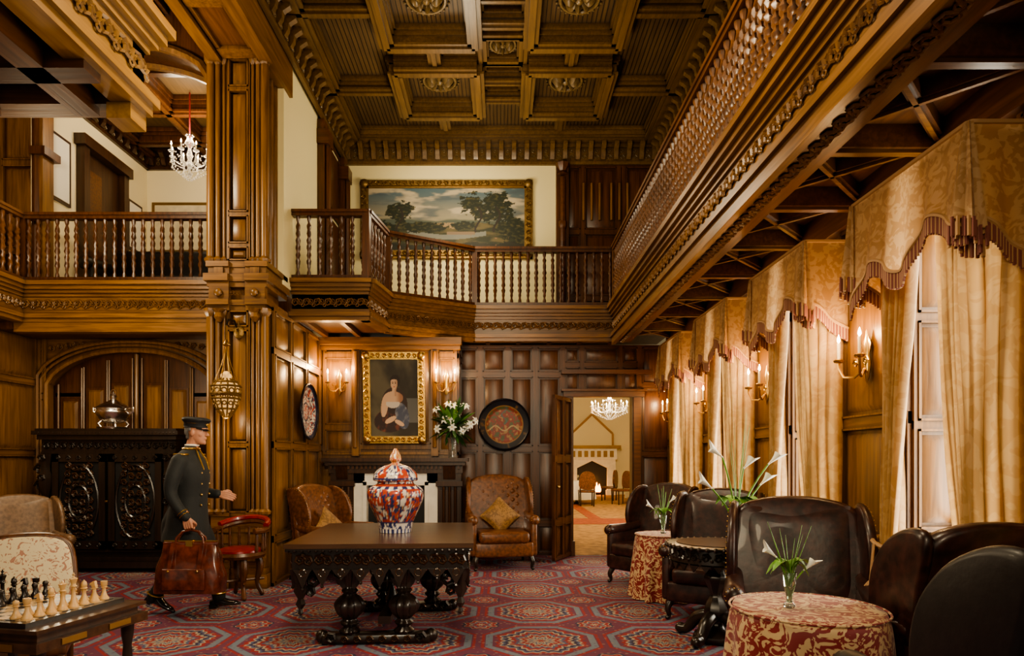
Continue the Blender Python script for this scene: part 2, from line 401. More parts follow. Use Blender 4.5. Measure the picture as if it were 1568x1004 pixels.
mb=MB().fr((-6.35,0,0),(0,1,0),(1,0,0));panels(mb,1.5,8.7,0,3.14,9,[.6,1,1,.7],OAK,mr=OAKY);mb.obj('wall_left')
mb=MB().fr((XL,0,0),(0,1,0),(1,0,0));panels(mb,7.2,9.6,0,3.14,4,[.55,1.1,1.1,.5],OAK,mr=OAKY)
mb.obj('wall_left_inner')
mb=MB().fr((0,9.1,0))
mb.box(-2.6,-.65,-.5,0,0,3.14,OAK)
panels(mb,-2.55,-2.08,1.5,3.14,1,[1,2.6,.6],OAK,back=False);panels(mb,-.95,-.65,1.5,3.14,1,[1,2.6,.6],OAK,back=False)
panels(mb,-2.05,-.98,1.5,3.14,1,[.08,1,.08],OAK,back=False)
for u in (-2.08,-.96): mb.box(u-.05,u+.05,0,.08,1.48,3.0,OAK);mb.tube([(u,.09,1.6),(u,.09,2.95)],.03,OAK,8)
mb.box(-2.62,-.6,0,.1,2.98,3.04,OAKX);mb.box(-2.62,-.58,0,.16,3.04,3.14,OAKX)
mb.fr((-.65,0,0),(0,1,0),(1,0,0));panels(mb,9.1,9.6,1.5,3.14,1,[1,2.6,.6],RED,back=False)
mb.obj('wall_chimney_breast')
mb=MB().fr((0,YU,0))
mb.box(-2.6,.95,-.15,0,3.5,ZC,CREAM);mb.box(.95,2.6,-.15,0,3.5,ZC,RED)
panels(mb,1.0,2.55,3.6,CZ,[.5,1,.15,1],[.5,1.2,1.2],RED,back=False)
for k in (1.29,1.74,):
    for q in range(3): mb.tube([(k+.02+q*.13,.04,5.3),(k+.02+q*.13,.04,5.9)],.022,OAK,6)
u=.96
mb.box(u-.1,u+.1,0,.12,3.6,CZ,RED);mb.tube([(u,.14,3.9),(u,.14,5.95)],.045,REDX,8);mb.lathe([(.02,0),(.1,.03),(.06,.08),(.1,.14),(.12,.2)],(u,.1,5.98),RED,8)
mb.sph((u,.14,5.2),.07,RED,sc=(1,.7,1.6))
mb.obj('wall_back_upper')
mb=MB().fr((XL,0,0),(0,1,0),(1,0,0))
mb.box(7.6,10.5,-.12,0,3.5,ZC,CREAM)
panels(mb,9.05,10.4,3.6,CZ,[.3,1,.3],[.6,1.2,1.2],RED,back=False)
for u in (9.05,10.2): mb.box(u-.09,u+.09,0,.1,3.6,CZ,RED);mb.tube([(u,.12,3.8),(u,.12,5.9)],.05,RED,8);mb.box(u-.12,u+.12,0,.17,5.85,6.05,REDX)
mb.obj('wall_left_upper')
mb=MB().fr((XR+.05,0,0),(0,1,0),(-1,0,0));mb.box(-1,10.5,-.12,0,3.5,ZC,OAK)
panels(mb,0,10.4,3.6,CZ,12,[.6,1.4,1],OAK,back=False);mb.obj('wall_right_upper')
mb=MB().fr((0,10.8,0));mb.box(-7.2,-2.6,-.12,0,3.5,ZC,CREAM2);mb.box(-7,-2.6,0,.03,3.6,4.5,RED);mb.box(-7,-2.6,0,.06,4.45,4.52,REDX);mb.obj('wall_left_upper_back')
mb=MB().fr((-6.0,0,0),(0,1,0),(1,0,0));mb.box(8.3,10.8,-.12,0,3.5,ZC,CREAM2)
mb.box(9.0,9.12,0,.12,3.6,5.9,DARK);mb.box(9.95,10.07,0,.12,3.6,5.9,DARK);mb.box(8.95,10.12,0,.16,5.85,6.0,DARK)
mb.box(9.12,9.95,0,.02,3.6,5.85,DARK);mb.box(9.18,9.5,.02,.05,3.65,5.6,REDX)
mb.tube([(8.2,.05,3.6),(8.2,.05,6.2)],.07,RED,8)
mb.box(8.15,8.35,0,.14,3.6,6.3,OAK);mb.box(8.1,8.4,0,.2,5.3,5.4,RED)
mb.fr((0,8.45,0));mb.box(-7.2,-6.0,-.1,0,3.5,ZC,RED);panels(mb,-7.2,-6.05,3.6,6.3,2,[.6,1.2,1],OAK,back=False)
mb.obj('wall_left_upper_side')
mb=MB().fr((-7.2,0,0),(0,1,0),(1,0,0));mb.box(-1,8.4,-.12,0,0,ZC,RED);panels(mb,1,8.4,3.6,6.3,7,[.6,1.2,1],OAK,back=False);mb.obj('wall_left_outer')
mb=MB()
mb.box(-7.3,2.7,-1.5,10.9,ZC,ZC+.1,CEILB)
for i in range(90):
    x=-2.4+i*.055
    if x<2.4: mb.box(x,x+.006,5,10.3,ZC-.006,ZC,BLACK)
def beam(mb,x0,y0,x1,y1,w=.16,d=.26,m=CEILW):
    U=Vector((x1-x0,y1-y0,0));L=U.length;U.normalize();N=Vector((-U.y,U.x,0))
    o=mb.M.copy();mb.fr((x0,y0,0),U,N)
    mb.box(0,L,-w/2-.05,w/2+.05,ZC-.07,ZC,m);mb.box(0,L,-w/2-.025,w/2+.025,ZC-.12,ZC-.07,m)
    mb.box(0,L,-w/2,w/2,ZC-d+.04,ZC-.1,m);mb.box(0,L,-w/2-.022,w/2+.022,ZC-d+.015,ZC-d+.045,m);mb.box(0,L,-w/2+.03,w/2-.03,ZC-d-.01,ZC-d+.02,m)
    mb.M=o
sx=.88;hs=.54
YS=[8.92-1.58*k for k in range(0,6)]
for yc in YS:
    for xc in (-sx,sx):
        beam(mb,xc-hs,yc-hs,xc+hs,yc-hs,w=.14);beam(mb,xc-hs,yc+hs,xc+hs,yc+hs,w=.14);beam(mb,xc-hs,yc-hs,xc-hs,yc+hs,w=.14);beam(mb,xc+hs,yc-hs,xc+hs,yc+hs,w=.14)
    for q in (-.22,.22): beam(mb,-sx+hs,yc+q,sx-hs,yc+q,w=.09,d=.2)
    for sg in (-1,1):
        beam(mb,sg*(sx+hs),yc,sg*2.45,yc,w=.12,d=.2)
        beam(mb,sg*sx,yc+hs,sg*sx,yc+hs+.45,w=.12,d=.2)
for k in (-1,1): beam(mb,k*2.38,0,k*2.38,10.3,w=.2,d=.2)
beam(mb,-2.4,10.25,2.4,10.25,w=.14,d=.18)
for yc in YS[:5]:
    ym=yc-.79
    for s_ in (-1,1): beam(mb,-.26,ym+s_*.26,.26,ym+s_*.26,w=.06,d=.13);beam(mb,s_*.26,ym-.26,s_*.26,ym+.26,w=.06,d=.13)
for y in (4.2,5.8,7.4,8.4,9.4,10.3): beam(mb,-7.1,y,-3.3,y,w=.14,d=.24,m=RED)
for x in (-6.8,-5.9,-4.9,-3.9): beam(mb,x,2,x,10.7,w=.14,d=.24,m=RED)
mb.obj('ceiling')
RSM=wood('rosette_oak',(.13,.085,.032),(.25,.165,.065))
def rosette(x,y,z,s=1):
    mb=MB()
    def pet(u,v):
        a=u*2*pi;r=(.02+v*.15)*s;return (x+r*cos(a)*(1+.12*cos(8*a)*v),y+r*sin(a)*(1+.12*cos(8*a)*v),z-.07*sin(v*pi)*(1+.5*cos(8*a))-.005)
    mb.grid(pet,48,8,RSM,wu=True,cap=True)
    mb.sph((x,y,z-.04),.045*s,RSM,sc=(1,1,.8))
    mb.tube([(x+.20*s*cos(i*pi/12),y+.20*s*sin(i*pi/12),z-.02) for i in range(24)],.022,RSM,6,closed=True)
    for i in range(24): a=i*pi/12;mb.sph((x+.24*s*cos(a),y+.24*s*sin(a),z-.01),.017,RSM,6,4)
    mb.obj('ceiling_rosette')
for yc in YS[:3]:
    for xc in (-sx,sx): rosette(xc,yc,ZC,1.1)
    rosette(0,yc-.79,ZC,.8)
def cornice(name,p0,p1,Nn,m=CEILW,z0=CZ,step=.2):
    mb=MB();p0=Vector((*p0,0));p1=Vector((*p1,0));U=(p1-p0);L=U.length;mb.fr(p0,U,Nn)
    k=(ZC-z0)/.57
    mb.box(0,L,0,.05,z0,z0+.05,m);mb.box(0,L,0,.03,z0+.05,z0+.3*k,m);mb.box(0,L,0,.26,z0+.42*k,ZC,m);mb.box(0,L,0,.2,z0+.36*k,z0+.42*k,m);mb.box(0,L,0,.08,z0+.3*k,z0+.36*k,m)
    n=int(L/step)
    for i in range(n):
        u=(i+.5)*L/n
        mb.prism([(0,z0+.08*k),(.05,z0+.09*k),(.09,z0+.16*k),(.1,z0+.24*k),(.18,z0+.3*k),(.18,z0+.37*k),(0,z0+.37*k)],u-.035,u+.035,m,ax=0)
        mb.scroll(u+.5*L/n,z0+.14*k,.035,.04,RSM);mb.ring(u+.5*L/n,z0+.24*k,.035,.02,.007,RSM,8)
    return mb.obj(name)
cornice('trim_cornice_back',(-2.6,10.4),(2.55,10.4),(0,-1,0))
cornice('trim_cornice_left',(-2.55,3.0),(-2.55,10.3),(1,0,0))
cornice('trim_cornice_right',(2.55,2.0),(2.55,10.3),(-1,0,0))
cornice('trim_cornice_gallery_left',(-6.0,8.4),(-6.0,10.8),(1,0,0),DARK,z0=6.3)
cornice('trim_cornice_gallery_back',(-6.0,10.8),(-2.7,10.8),(0,-1,0),DARK,z0=6.3)
mb=MB()
mb.box(-3.25,-2.56,1.0,7.8,5.95,ZC-.01,OAKY)
for a,b in ((-3.25,-3.12),(-2.7,-2.56)): mb.box(a,b,1.0,7.8,5.83,5.95,OAKY)
mb.box(-3.12,-2.7,1.0,7.8,5.90,5.96,REDY_LIT)
for x in (-3.08,-2.73): mb.box(x-.02,x+.02,1,7.8,5.87,5.92,OAKY)
for y in (2,3.4,4.8,6.2,7.0): mb.box(-3.1,-2.7,y-.08,y+.08,5.86,5.95,OAK)
pts=[]
for i in range(21):
    t=i/20;x=-3.3-2.7*t; z=5.7+.5*max(0,1-(2*t-1)**2)**.5
    pts.append((x,z))
mb.prism(pts+[(-6.0,ZC),(-3.3,ZC)],7.3,7.7,RED,ax=1)
for y in (7.28,7.72): mb.tube([(x,y,z) for x,z in pts],.05,OAK,6)
mb.obj('trim_great_beam')
# ------------------------------------------------------------------ column
mb=MB().fr((0,7.14,0))
mb.box(-3.2,-2.7,-.56,-.04,0,5.95,OAK)
def col_part(z0,z1):
    panels(mb,-3.07,-2.81,z0,z1,1,[.22,.4,1.6,.4] if z1>4 else [.9,1.5,.25],OAK,st=.04,back=False)
    for u in (-3.22,-3.12,-2.76,-2.68): mb.box(u-.04,u+.04,-.1,0,z0,z1,OAK)
    for u,r in ((-3.25,.045),(-3.17,.03),(-3.10,.02),(-2.78,.02),(-2.72,.03),(-2.65,.045)):
        mb.tube([(u,.015,z0+.05),(u,.015,z1-.05)],r,OAK,10)
        mb.lathe([(r+.02,0),(r+.03,.03),(r,.06)],(u,.015,z0),OAK,8);mb.lathe([(r,0),(r+.03,.05),(r+.03,.09)],(u,.015,z1-.09),OAK,8)
col_part(.82,3.1);col_part(3.62,5.9)
for z0,z1,w in ((0,.16,.07),(.16,.22,.055),(.22,.62,.035),(.62,.68,.055),(.68,.8,.04),(.8,.84,.055),(3.08,3.14,.05),(3.14,3.2,.08),(3.34,3.4,.07),(3.4,3.48,.10),(3.48,3.56,.06),(3.56,3.62,.08)):
    mb.box(-3.2-w,-3.03,-.56-w*.5,w,z0,z1,OAKX);mb.box(-2.85,-2.68+w,-.56-w*.5,w,z0,z1,OAKX);mb.box(-3.05,-2.8,-.5,w*.55,z0,z1,OAKX)
for c in (-3.14,-2.74):
    mb.box(c-.11,c+.11,0,.07,3.2,3.34,OAKX);mb.lathe([(.02,0),(.06,.05),(.045,.1),(.08,.14),(.02,.15)],(c,.05,2.95),OAK,8)
    mb.sph((c,.09,3.27),.045,OAK,sc=(1,.5,1));mb.box(c-.05,c+.05,.05,.08,3.4,3.55,OAK)
    for z in (.3,.5): mb.box(c-.10,c+.10,.03,.05,z,z+.1,OAK)
for j in range(5): mb.scroll(-3.0+j*.035,3.27,.05,.03,OAK)
mb.fr((-2.7,7.14,0),(0,1,0),(1,0,0))
for z0,z1 in ((.82,3.1),(3.62,5.9)):
    for u in (.06,.16,.3,.45,.52): mb.tube([(u,.0,z0),(u,.0,z1)],.03,OAK,8)
mb.obj('wood_column')
# ------------------------------------------------------------------ galleries
mb=MB()
mb.prism([(-2.6,7.9),(-1.66,7.9),(-1.56,8.64),(-.41,9.3),(1.6,9.3),(1.6,10.45),(-2.6,10.45)],3.2,3.58,RED,ax=2)
mb.box(1.66,2.5,-.8,10.4,3.3,3.58,REDY_LIT)
mb.box(-6.3,-3.2,8.06,10.8,3.16,3.58,RED);mb.box(-7.2,-6.02,1,8.5,3.16,3.58,RED)
mb.box(-7.2,-1.86,-1,3.24,3.3,3.58,RED)
mb.obj('floor_gallery')
mb=MB()
y=.35
while y<9.3:
    mb.box(1.66,2.5,y-.05,y+.05,3.17,3.31,REDY_LIT);mb.box(1.66,2.5,y-.025,y+.025,3.15,3.18,OAKX)
    for (a,b) in (((1.68,y),(2.08,y+.41)),((2.08,y+.41),(2.48,y)),((1.68,y+.82),(2.08,y+.41)),((2.08,y+.41),(2.48,y+.82))):
        U=Vector((b[0]-a[0],b[1]-a[1],0));mb.fr((a[0],a[1],0),U,(-U.y,U.x,0));mb.box(0,U.length,-.03,.03,3.22,3.31,REDY_LIT);mb.box(0,U.length,-.012,.012,3.2,3.23,OAKX)
    mb.ident();y+=.82
mb.box(2.42,2.5,-.8,9.5,3.08,3.31,REDY_LIT);mb.box(1.66,1.78,-.8,9.3,3.16,3.31,REDY_LIT)
for i in range(10): mb.box(-2.5+i*.45,-2.44+i*.45,8.0 if i<2 else 9.32,9.6,3.14,3.2,RED)
for y in (.5,1.3,2.1,2.9): mb.box(-6,-1.86,y-.06,y+.06,3.16,3.3,REDX)
for x in (-5,-4.2,-3.4,-2.6,-2.1): mb.box(x-.06,x+.06,-1,3.24,3.16,3.3,REDY_LIT)
mb.obj('trim_soffit_beams')
def fascia(mb,p0,p1,Nn,big=1,m=OAKX,z=ZS,motif=OAK,ext=0):
    p0=Vector((*p0,0));p1=Vector((*p1,0));U=p1-p0;L=U.length;mb.fr(p0,U,Nn)
    for a,b,n in ((0,.05,.03),(.05,.10,.055),(.10,.14,.02),(.14,.32,0),(.32,.36,.02),(.36,.40,.05),(.40,.45,.08),(.45,.50,.11)):
        mb.box(-n*ext,L+n*ext,-.1,n,z+a,z+b,m)
    n=max(1,int(L/.13))
    for i in range(n):
        u=(i+.5)*L/n
        mb.scroll(u-.025,z+.225,.012,.055,motif,fl=1,r=.013);mb.scroll(u+.035,z+.235,.012,.045,motif,fl=-1,r=.011,ph=pi)
        mb.ring(u+.065,z+.19,.012,.018,.007,motif,7)
def baluster(mb,u,n,z0,z1,m,R=.022,seg=8,nz=18):
    H=z1-z0
    def fn(a,v):
        z=z0+H*v;an=a*2*pi
        if v<.07 or v>.93: r=R*1.1
        elif v<.12 or v>.88: r=R*.6
        else: r=R*(1+.38*cos(2*(an-v*26))) *(.85+.25*sin(pi*v))
        return (u+r*cos(an),n+r*sin(an),z)
    mb.grid(fn,seg,nz,m,wu=True,cap=True)
def rail(mb,p0,p1,Nn,m=RED,sp=.118,z=ZS,posts=(1,1),R=.022,nz=20):
    p0=Vector((*p0,0));p1=Vector((*p1,0));U=p1-p0;L=U.length;mb.fr(p0,U,Nn)
    mb.box(0,L,-.07,.03,z+.50,z+.56,m);mb.box(0,L,-.07,.03,z+1.29,z+1.33,m);mb.box(0,L,-.085,.045,z+1.33,z+1.365,m)
    n=max(1,int(L/sp))
    for i in range(n): baluster(mb,(i+.5)*L/n,-.02,z+.56,z+1.29,m,R,nz=nz)
    for k,u in enumerate((0,L)):
        if posts[k]: mb.box(u-.04,u+.04,-.065,.025,z+.5,z+1.37,m)
gp=[(-2.6,7.9),(-1.66,7.9),(-1.56,8.62),(-.41,9.28),(1.62,9.28)]
gn=[(0,-1,0),(.99,-.137,0),(.498,-.867,0),(0,-1,0)]
mb=MB()
for i in range(4): fascia(mb,gp[i],gp[i+1],gn[i],ext=.5)
mb.obj('trim_gallery_fascia_back')
mb=MB()
for i in range(4): rail(mb,gp[i],gp[i+1],gn[i],posts=(0 if i==0 else 1,1 if i==3 else 0))
mb.obj('gallery_railing')
mb=MB();fascia(mb,(1.6,-.5),(1.6,9.3),(-1,0,0),m=OAKY,motif=OAK)
mb.fr((1.6,0,0),(0,1,0),(-1,0,0))
mb.box(-.5,9.25,-.02,.03,ZS-.05,ZS,OAKY)
mb.box(-.5,9.2,-.24,-.02,ZS-.02,ZS+.04,REDY_LIT)
mb.M=Matrix(((0,0,-1,1.71),(1,0,0,0),(0,-1,0,ZS-.02),(0,0,0,1)))
for i in range(76):
    u=-.3+i*.125; mb.scroll(u,0,.008,.055,OAK,fl=1,r=.012);mb.scroll(u+.06,0,.008,.04,OAK,fl=-1,r=.01,ph=pi)
mb.obj('trim_gallery_fascia_right')
mb=MB();rail(mb,(1.6,-.2),(1.6,9.2),(-1,0,0),m=REDY_LIT,sp=.105,R=.03,nz=26);mb.obj('gallery_railing')
mb=MB();fascia(mb,(-6.0,8.0),(-3.25,8.0),(0,-1,0));fascia(mb,(-6.0,2.0),(-6.0,8.0),(1,0,0),m=OAKY)
mb.fr((0,8.0,0));mb.box(-6.1,-3.2,-.1,.02,3.02,3.14,OAKX);mb.fr((0,YA,0));mb.box(-6.4,-3.2,0,.7,3.06,3.16,RED);mb.obj('trim_gallery_fascia_left')
mb=MB();rail(mb,(-6.0,8.0),(-3.25,8.0),(0,-1,0),posts=(1,0));rail(mb,(-6.0,3.5),(-6.0,8.0),(1,0,0),m=REDY_LIT,posts=(1,0));mb.obj('gallery_railing')
GOAK=wood('pale_gilded_oak',(.26,.13,.03),(.46,.26,.07),grain=1)
mb=MB();fascia(mb,(-1.85,-.6),(-1.85,3.3),(1,0,0),m=GOAK,motif=GOAK,z=3.2,ext=1);fascia(mb,(-1.85,3.3),(-6.0,3.3),(0,1,0),m=OAKX,z=3.2)
mb.fr((-1.85,3.3,0));mb.box(-.12,.0,-.02,.12,3.12,3.2,GOAK);mb.obj('trim_gallery_fascia_near')
mb=MB();rail(mb,(-1.85,-.4),(-1.85,3.3),(1,0,0),m=OAKY,z=3.2,R=.028);mb.obj('gallery_railing')
# ------------------------------------------------------------------ right wall & windows
WY=[1.39+1.63*i for i in range(5)];WW=.95  # first bay is out of view, added for the light it lets in
mb=MB().fr((XR,0,0),(0,1,0),(-1,0,0))
edges=[-.8]
for y in WY: edges+=[y+.06,y+WW-.06]
edges.append(9.6)
for i in range(0,len(edges),2):
    a,b=edges[i],edges[i+1]
    if b-a>.05:
        mb.box(a,b,-.35,0,0,3.3,OAK);panels(mb,a,b,0,3.1,1 if b-a<.9 else 2,[.6,1.3,1.1,.5],OAK,back=False,mr=OAKY)
for y in WY:
    mb.box(y+.06,y+WW-.06,-.35,0,0,.3,OAK);mb.box(y+.06,y+WW-.06,-.35,0,2.95,3.3,OAK)
mb.obj('wall_right')
for k,y in enumerate(WY):
    mb=MB().fr((XR,0,0),(0,1,0),(-1,0,0)); a=y+.06;b=y+WW-.06
    for yy,dirn in ((b,-1),(a,1)):
        o=mb.M.copy()
        mb.fr((XR,yy,0),(1,0,0),(0,dirn,0)); panels(mb,0.0,.33,.32,2.95,1,[1,1,1,1],OAK,st=.05,back=False,d=.02); mb.M=o
    mb.box(a,b,-.33,0.03,.30,.34,OAKY)
    for u in (a+.02,(a+b)/2-.02,b-.06): mb.box(u,u+.045,-.33,-.28,.34,2.95,GOAK)
    for z in (.34,1.0,1.65,2.3,2.9): mb.box(a,b,-.325,-.285,z,z+.035,GOAK)
    mb.obj('window_%d'%(k+1))
    l=bpy.data.lights.new('daylight','AREA');l.shape='RECTANGLE';l.size=2.62;l.size_y=.83;l.energy=108;l.color=(1,.92,.74)
    lo=bpy.data.objects.new('daylight_%d'%(k+1),l);bpy.context.collection.objects.link(lo);lo.location=(2.87,(a+b)/2,1.64);lo.rotation_euler=(0,math.radians(90),0)
def lerp(a,b,t): return a+(b-a)*t
def drapes(y0):
    y1=y0+WW; zt=3.0
    par=empty('window_curtains')
    for far in (0,1):
        mb=MB()
        if far: eo,ei,tie=y1+.0,y1-.42,y1-.12
        else: eo,ei,tie=y0-.02,y0+.36,y0+.10
        ztie=.92
        def fn(s,t):
            z=lerp(zt-.05,.02,t)
            if z>ztie:
                f=((zt-z)/(zt-ztie)); w=f**2.2
                a=lerp(eo,tie-(.09 if not far else -.07),w);b=lerp(ei,tie+(.09 if not far else -.07),f**1.5); amp=lerp(.04,.02,w)
            else:
                f=min(1,(ztie-z)/.5);f=f*f*(3-2*f); sg=1 if not far else -1
                a=tie-sg*lerp(.08,.13,f);b=tie+sg*lerp(.08,.15,f);amp=lerp(.02,.035,f)
            yy=lerp(a,b,s); ph=s*2*pi*8
            ret=.15*max(0,1-s/.4)**1.3
            return (2.30+ret+amp*sin(ph)+.008*sin(ph*2.3+z*3),yy+.02*cos(ph)+.008*sin(z*4+s*9),z)
        mb.grid(fn,110,44,DRAPE);mb.obj('drape_%d'%far,par,angle=80)
        mb=MB();mb.tube([(2.33+.09*cos(a),tie+.10*sin(a),ztie+.03*sin(a)) for a in [i*pi/8 for i in range(16)]],.014,FGOLD,6,closed=True)
        yy=tie-.02 if far else tie+.02
        mb.tube([(2.22,yy,ztie),(2.20,yy,ztie-.22)],.008,FGOLD,6);mb.lathe([(.01,.0),(.03,-.03),(.028,-.06),(.018,-.07),(.035,-.09),(.045,-.24)],(2.20,yy,ztie-.22),FGOLD,14,lobes=7,la=.15)
        mb.obj('tieback_%d'%far,par)
    mb=MB(); Xp=2.18
    per=[(2.49,y0-.03),(Xp,y0-.03),(Xp,y1+.03),(2.49,y1+.03)]
    lens=[.31,WW+.06,.31];T=sum(lens)
    def pos(s):
        d=s*T
        if d<lens[0]: t=d/lens[0];return (lerp(per[0][0],Xp,t),y0-.03,0,t)
        d-=lens[0]
        if d<lens[1]: t=d/lens[1];return (Xp,lerp(y0-.03,y1+.03,t),1,t)
        d-=lens[1];t=min(1,d/lens[2]);return (lerp(Xp,2.49,t),y1+.03,2,t)
    def zb(s):
        x,y,k,t=pos(s)
        if k==1: return 2.60-.08*cos(4*pi*t)-.14*t
        tt=t if k==0 else 1-t
        return 2.42+.14*sin(pi*tt*.5)**2-.06*(1-tt)
    def pf(s,t):
        x,y,k,q=pos(s);b=zb(s);z=lerp(zt,b,t);amp=.012*t
        w=amp*sin(s*60)
        return (x-(w+.02*t if k==1 else 0),y+( -w-.02*t if k==0 else (w if k==2 else 0)),z)
    mb.grid(pf,150,14,DAMASK)
    n=260
    for i in range(n):
        s=(i+.5)/n;p=pf(s,1);m=(RUSH if i%3 else FGOLD)
        mb.box(p[0]-.005,p[0]+.005,p[1]-.0035,p[1]+.0035,p[2]-.085-.008*(i%2),p[2]+.01,m)
    mb.tube([ (lambda p:(p[0]-.004,p[1]-.004,p[2]+.005))(pf(i/120,1)) for i in range(121)],.010,FGOLD,5)
    mb.tube([ (lambda p:(p[0],p[1],p[2]))(pf(i/60,0)) for i in range(61)],.014,FGOLD,5)
    for yy in (y0-.02,y1+.02):
        def jf(u,v):
            a=u*2*pi;r=lerp(.02,.07,v)*(1+.3*cos(6*a));return (Xp+.0+r*cos(a)*.8,yy+r*sin(a),lerp(zt+.0,2.50,v)-.05*cos(a)*v)
        mb.grid(jf,36,8,DAMASK,wu=True)
        for i in range(28):
            p=jf(i/28,1);mb.box(p[0]-.006,p[0]+.006,p[1]-.005,p[1]+.005,p[2]-.08,p[2]+.01,RUSH if i%3 else FGOLD)
    mb.obj('pelmet',par,angle=60)
for y in WY: drapes(y)
# ------------------------------------------------------------------ sconces, chandeliers, lantern
def plight(name,loc,e,col=(1,.70,.40),r=.05,parent=None):
    l=bpy.data.lights.new(name,'POINT');l.energy=e;l.color=col;l.shadow_soft_size=r
    o=bpy.data.objects.new(name,l);bpy.context.collection.objects.link(o);o.location=loc
    if parent:o.parent=parent
    return o
def candle(mb,u,n,z,h=.11):
    mb.lathe([(.006,0),(.03,.005),(.035,.02),(.015,.03)],(u,n,z-.03),BRASS,10);mb.tube([(u,n,z),(u,n,z+h)],.011,WAX,8)
    mb.lathe([(.003,0),(.011,.015),(.010,.03),(.004,.05),(.001,.06)],(u,n,z+h),FLAME,8)
def sconce(O,U,N,e=14):
    par=empty('wall_sconce')
    mb=MB().fr(O,U,N)
    mb.lathe([(.005,-.16),(.03,-.12),(.045,-.04),(.03,.03),(.05,.1),(.02,.15),(.005,.2)],(0,.02,0),BRASS,10,sy=.4)
    for sg in (-1,1):
        mb.tube([(0,.03,-.06),(sg*.04,.08,-.12),(sg*.1,.12,-.11),(sg*.13,.14,-.04),(sg*.13,.14,.0)],.009,BRASS,6)
        mb.scroll(sg*.06,-.02,.06,.035,BRASS,fl=sg);candle(mb,sg*.13,.14,.02)
    mb.obj('sconce_body',par)
    for sg in (-1,1):
        p=Vector(O)+Vector(U)*(sg*.13)+Vector(N)*.17+Vector((0,0,.22));plight('sconce_bulb',p,e/2,(1,.64,.30),.03,par)
sconce((-2.31,9.06,2.5),(1,0,0),(0,-1,0),30);sconce((-.80,9.06,2.5),(1,0,0),(0,-1,0),30)
for y in (4.31,5.94,7.57,9.2): sconce((2.47,y,2.1),(0,1,0),(-1,0,0),18)
REDCORD=simple('red_cord',(.25,.02,.02),.7)
def chandelier(c,R,n,zt,e,k=1):
    par=empty('crystal_chandelier')
    mb=MB().rot(c,0,k)
    mb.tube([(0,0,.1),(0,0,(zt-c[2])/k)],.012,REDCORD,6)
    mb.lathe([(.01,-.35),(.03,-.3),(.015,-.22),(.06,-.15),(.03,-.08),(.05,.0),(.02,.1),(.07,.18),(.02,.3)],(0,0,0),CRYS,12)
    for i in range(n):
        a=2*pi*i/n;C=cos(a);S=sin(a)
        mb.tube([(0,0,-.1),(R*.4*C,R*.4*S,-.2),(R*.85*C,R*.85*S,-.15),(R*C,R*S,-.03)],.009,CRYS,6)
        mb.lathe([(.005,0),(.045,.01),(.05,.02)],(R*C,R*S,-.04),CRYS,8);mb.tube([(R*C,R*S,-.02),(R*C,R*S,.07)],.011,WAX,6)
        mb.lathe([(.003,0),(.013,.02),(.01,.035),(.001,.06)],(R*C,R*S,.07),FLAME,6)
        for q in range(5): mb.sph((R*C,R*S,-.07-.03*q),.012 if q<4 else .02,CRYS,6,4)
        b=a+pi/n
        for q in range(7):
            t=q/6;mb.sph((R*(.95-.75*t)*cos(b),R*(.95-.75*t)*sin(b),-.06+.36*t*t-.08*sin(pi*t)),.012,CRYS,6,4)
            mb.sph((R*(.9-.75*t)*cos(a),R*(.9-.75*t)*sin(a),-.22-.16*t),.014,CRYS,6,4)
    mb.obj('frame',par);plight('chandelier_light',(c[0],c[1],c[2]+.25),e,(1,.80,.54),.25,par)
chandelier((-4.5,9.2,5.8),.27,8,6.7,75,.92)
chandelier((3.0,18,2.95),.5,12,4.6,380)
par=empty('hanging_lantern')
mb=MB().rot((-2.93,6.78,2.12))
mb.lathe([(.01,-.26),(.03,-.24),(.015,-.2),(.09,-.16),(.13,-.05),(.14,0),(.14,.08),(.11,.12),(.05,.15),(.06,.2),(.02,.24)],(0,0,0),LGLASS,12)
for i in range(12):
    a=i*pi/6
    mb.tube([(.03*cos(a),.03*sin(a),-.25),(.095*cos(a),.095*sin(a),-.165),(.137*cos(a),.137*sin(a),-.05),(.147*cos(a),.147*sin(a),.08),(.115*cos(a),.115*sin(a),.125),(.06*cos(a),.06*sin(a),.16)],.009,OLDGOLD,5)
    if i%2: mb.tube([(.14*cos(a),.14*sin(a),.08),(.05*cos(a),.05*sin(a),.3),(0,0,.52)],.004,BRASS,4)
    o=mb.M.copy();mb.M=o@Matrix.Rotation(a+pi/12,4,'Z')@Matrix.Translation((0,-.142,0))
    mb.ring(0,.03,0,.026,.008,OLDGOLD,8);mb.ring(0,-.04,.008,.018,.006,OLDGOLD,8);mb.ring(0,-.10,.022,.02,.007,OLDGOLD,8);mb.M=o
for z,r in ((-.16,.095),(-.05,.137),(-.015,.143),(.0,.147),(.08,.147),(.125,.115)):
    mb.tube([(r*cos(i*pi/6),r*sin(i*pi/6),z) for i in range(12)],.012,OLDGOLD,5,closed=True)
mb.tube([(0,0,.5),(0,0,.74)],.006,BRASS,5);mb.lathe([(.005,0),(.04,.02),(.02,.06),(.005,.08)],(0,0,.5),BRASS,8)
mb.tube([(0,.33,.7),(0,.2,.82),(0,.05,.8),(0,0,.73)],.012,IRON,6);mb.sph((0,.32,.72),.06,OLDGOLD,sc=(1,.4,1.3))
mb.tube([(.0,.3,.72),(.07,.15,.8),(.12,.05,.72),(.07,0,.68)],.009,OLDGOLD,6)
mb.obj('lantern_frame',par);plight('lantern_bulb',(-2.93,6.78,1.78),4,(1,.72,.4),.06,par)
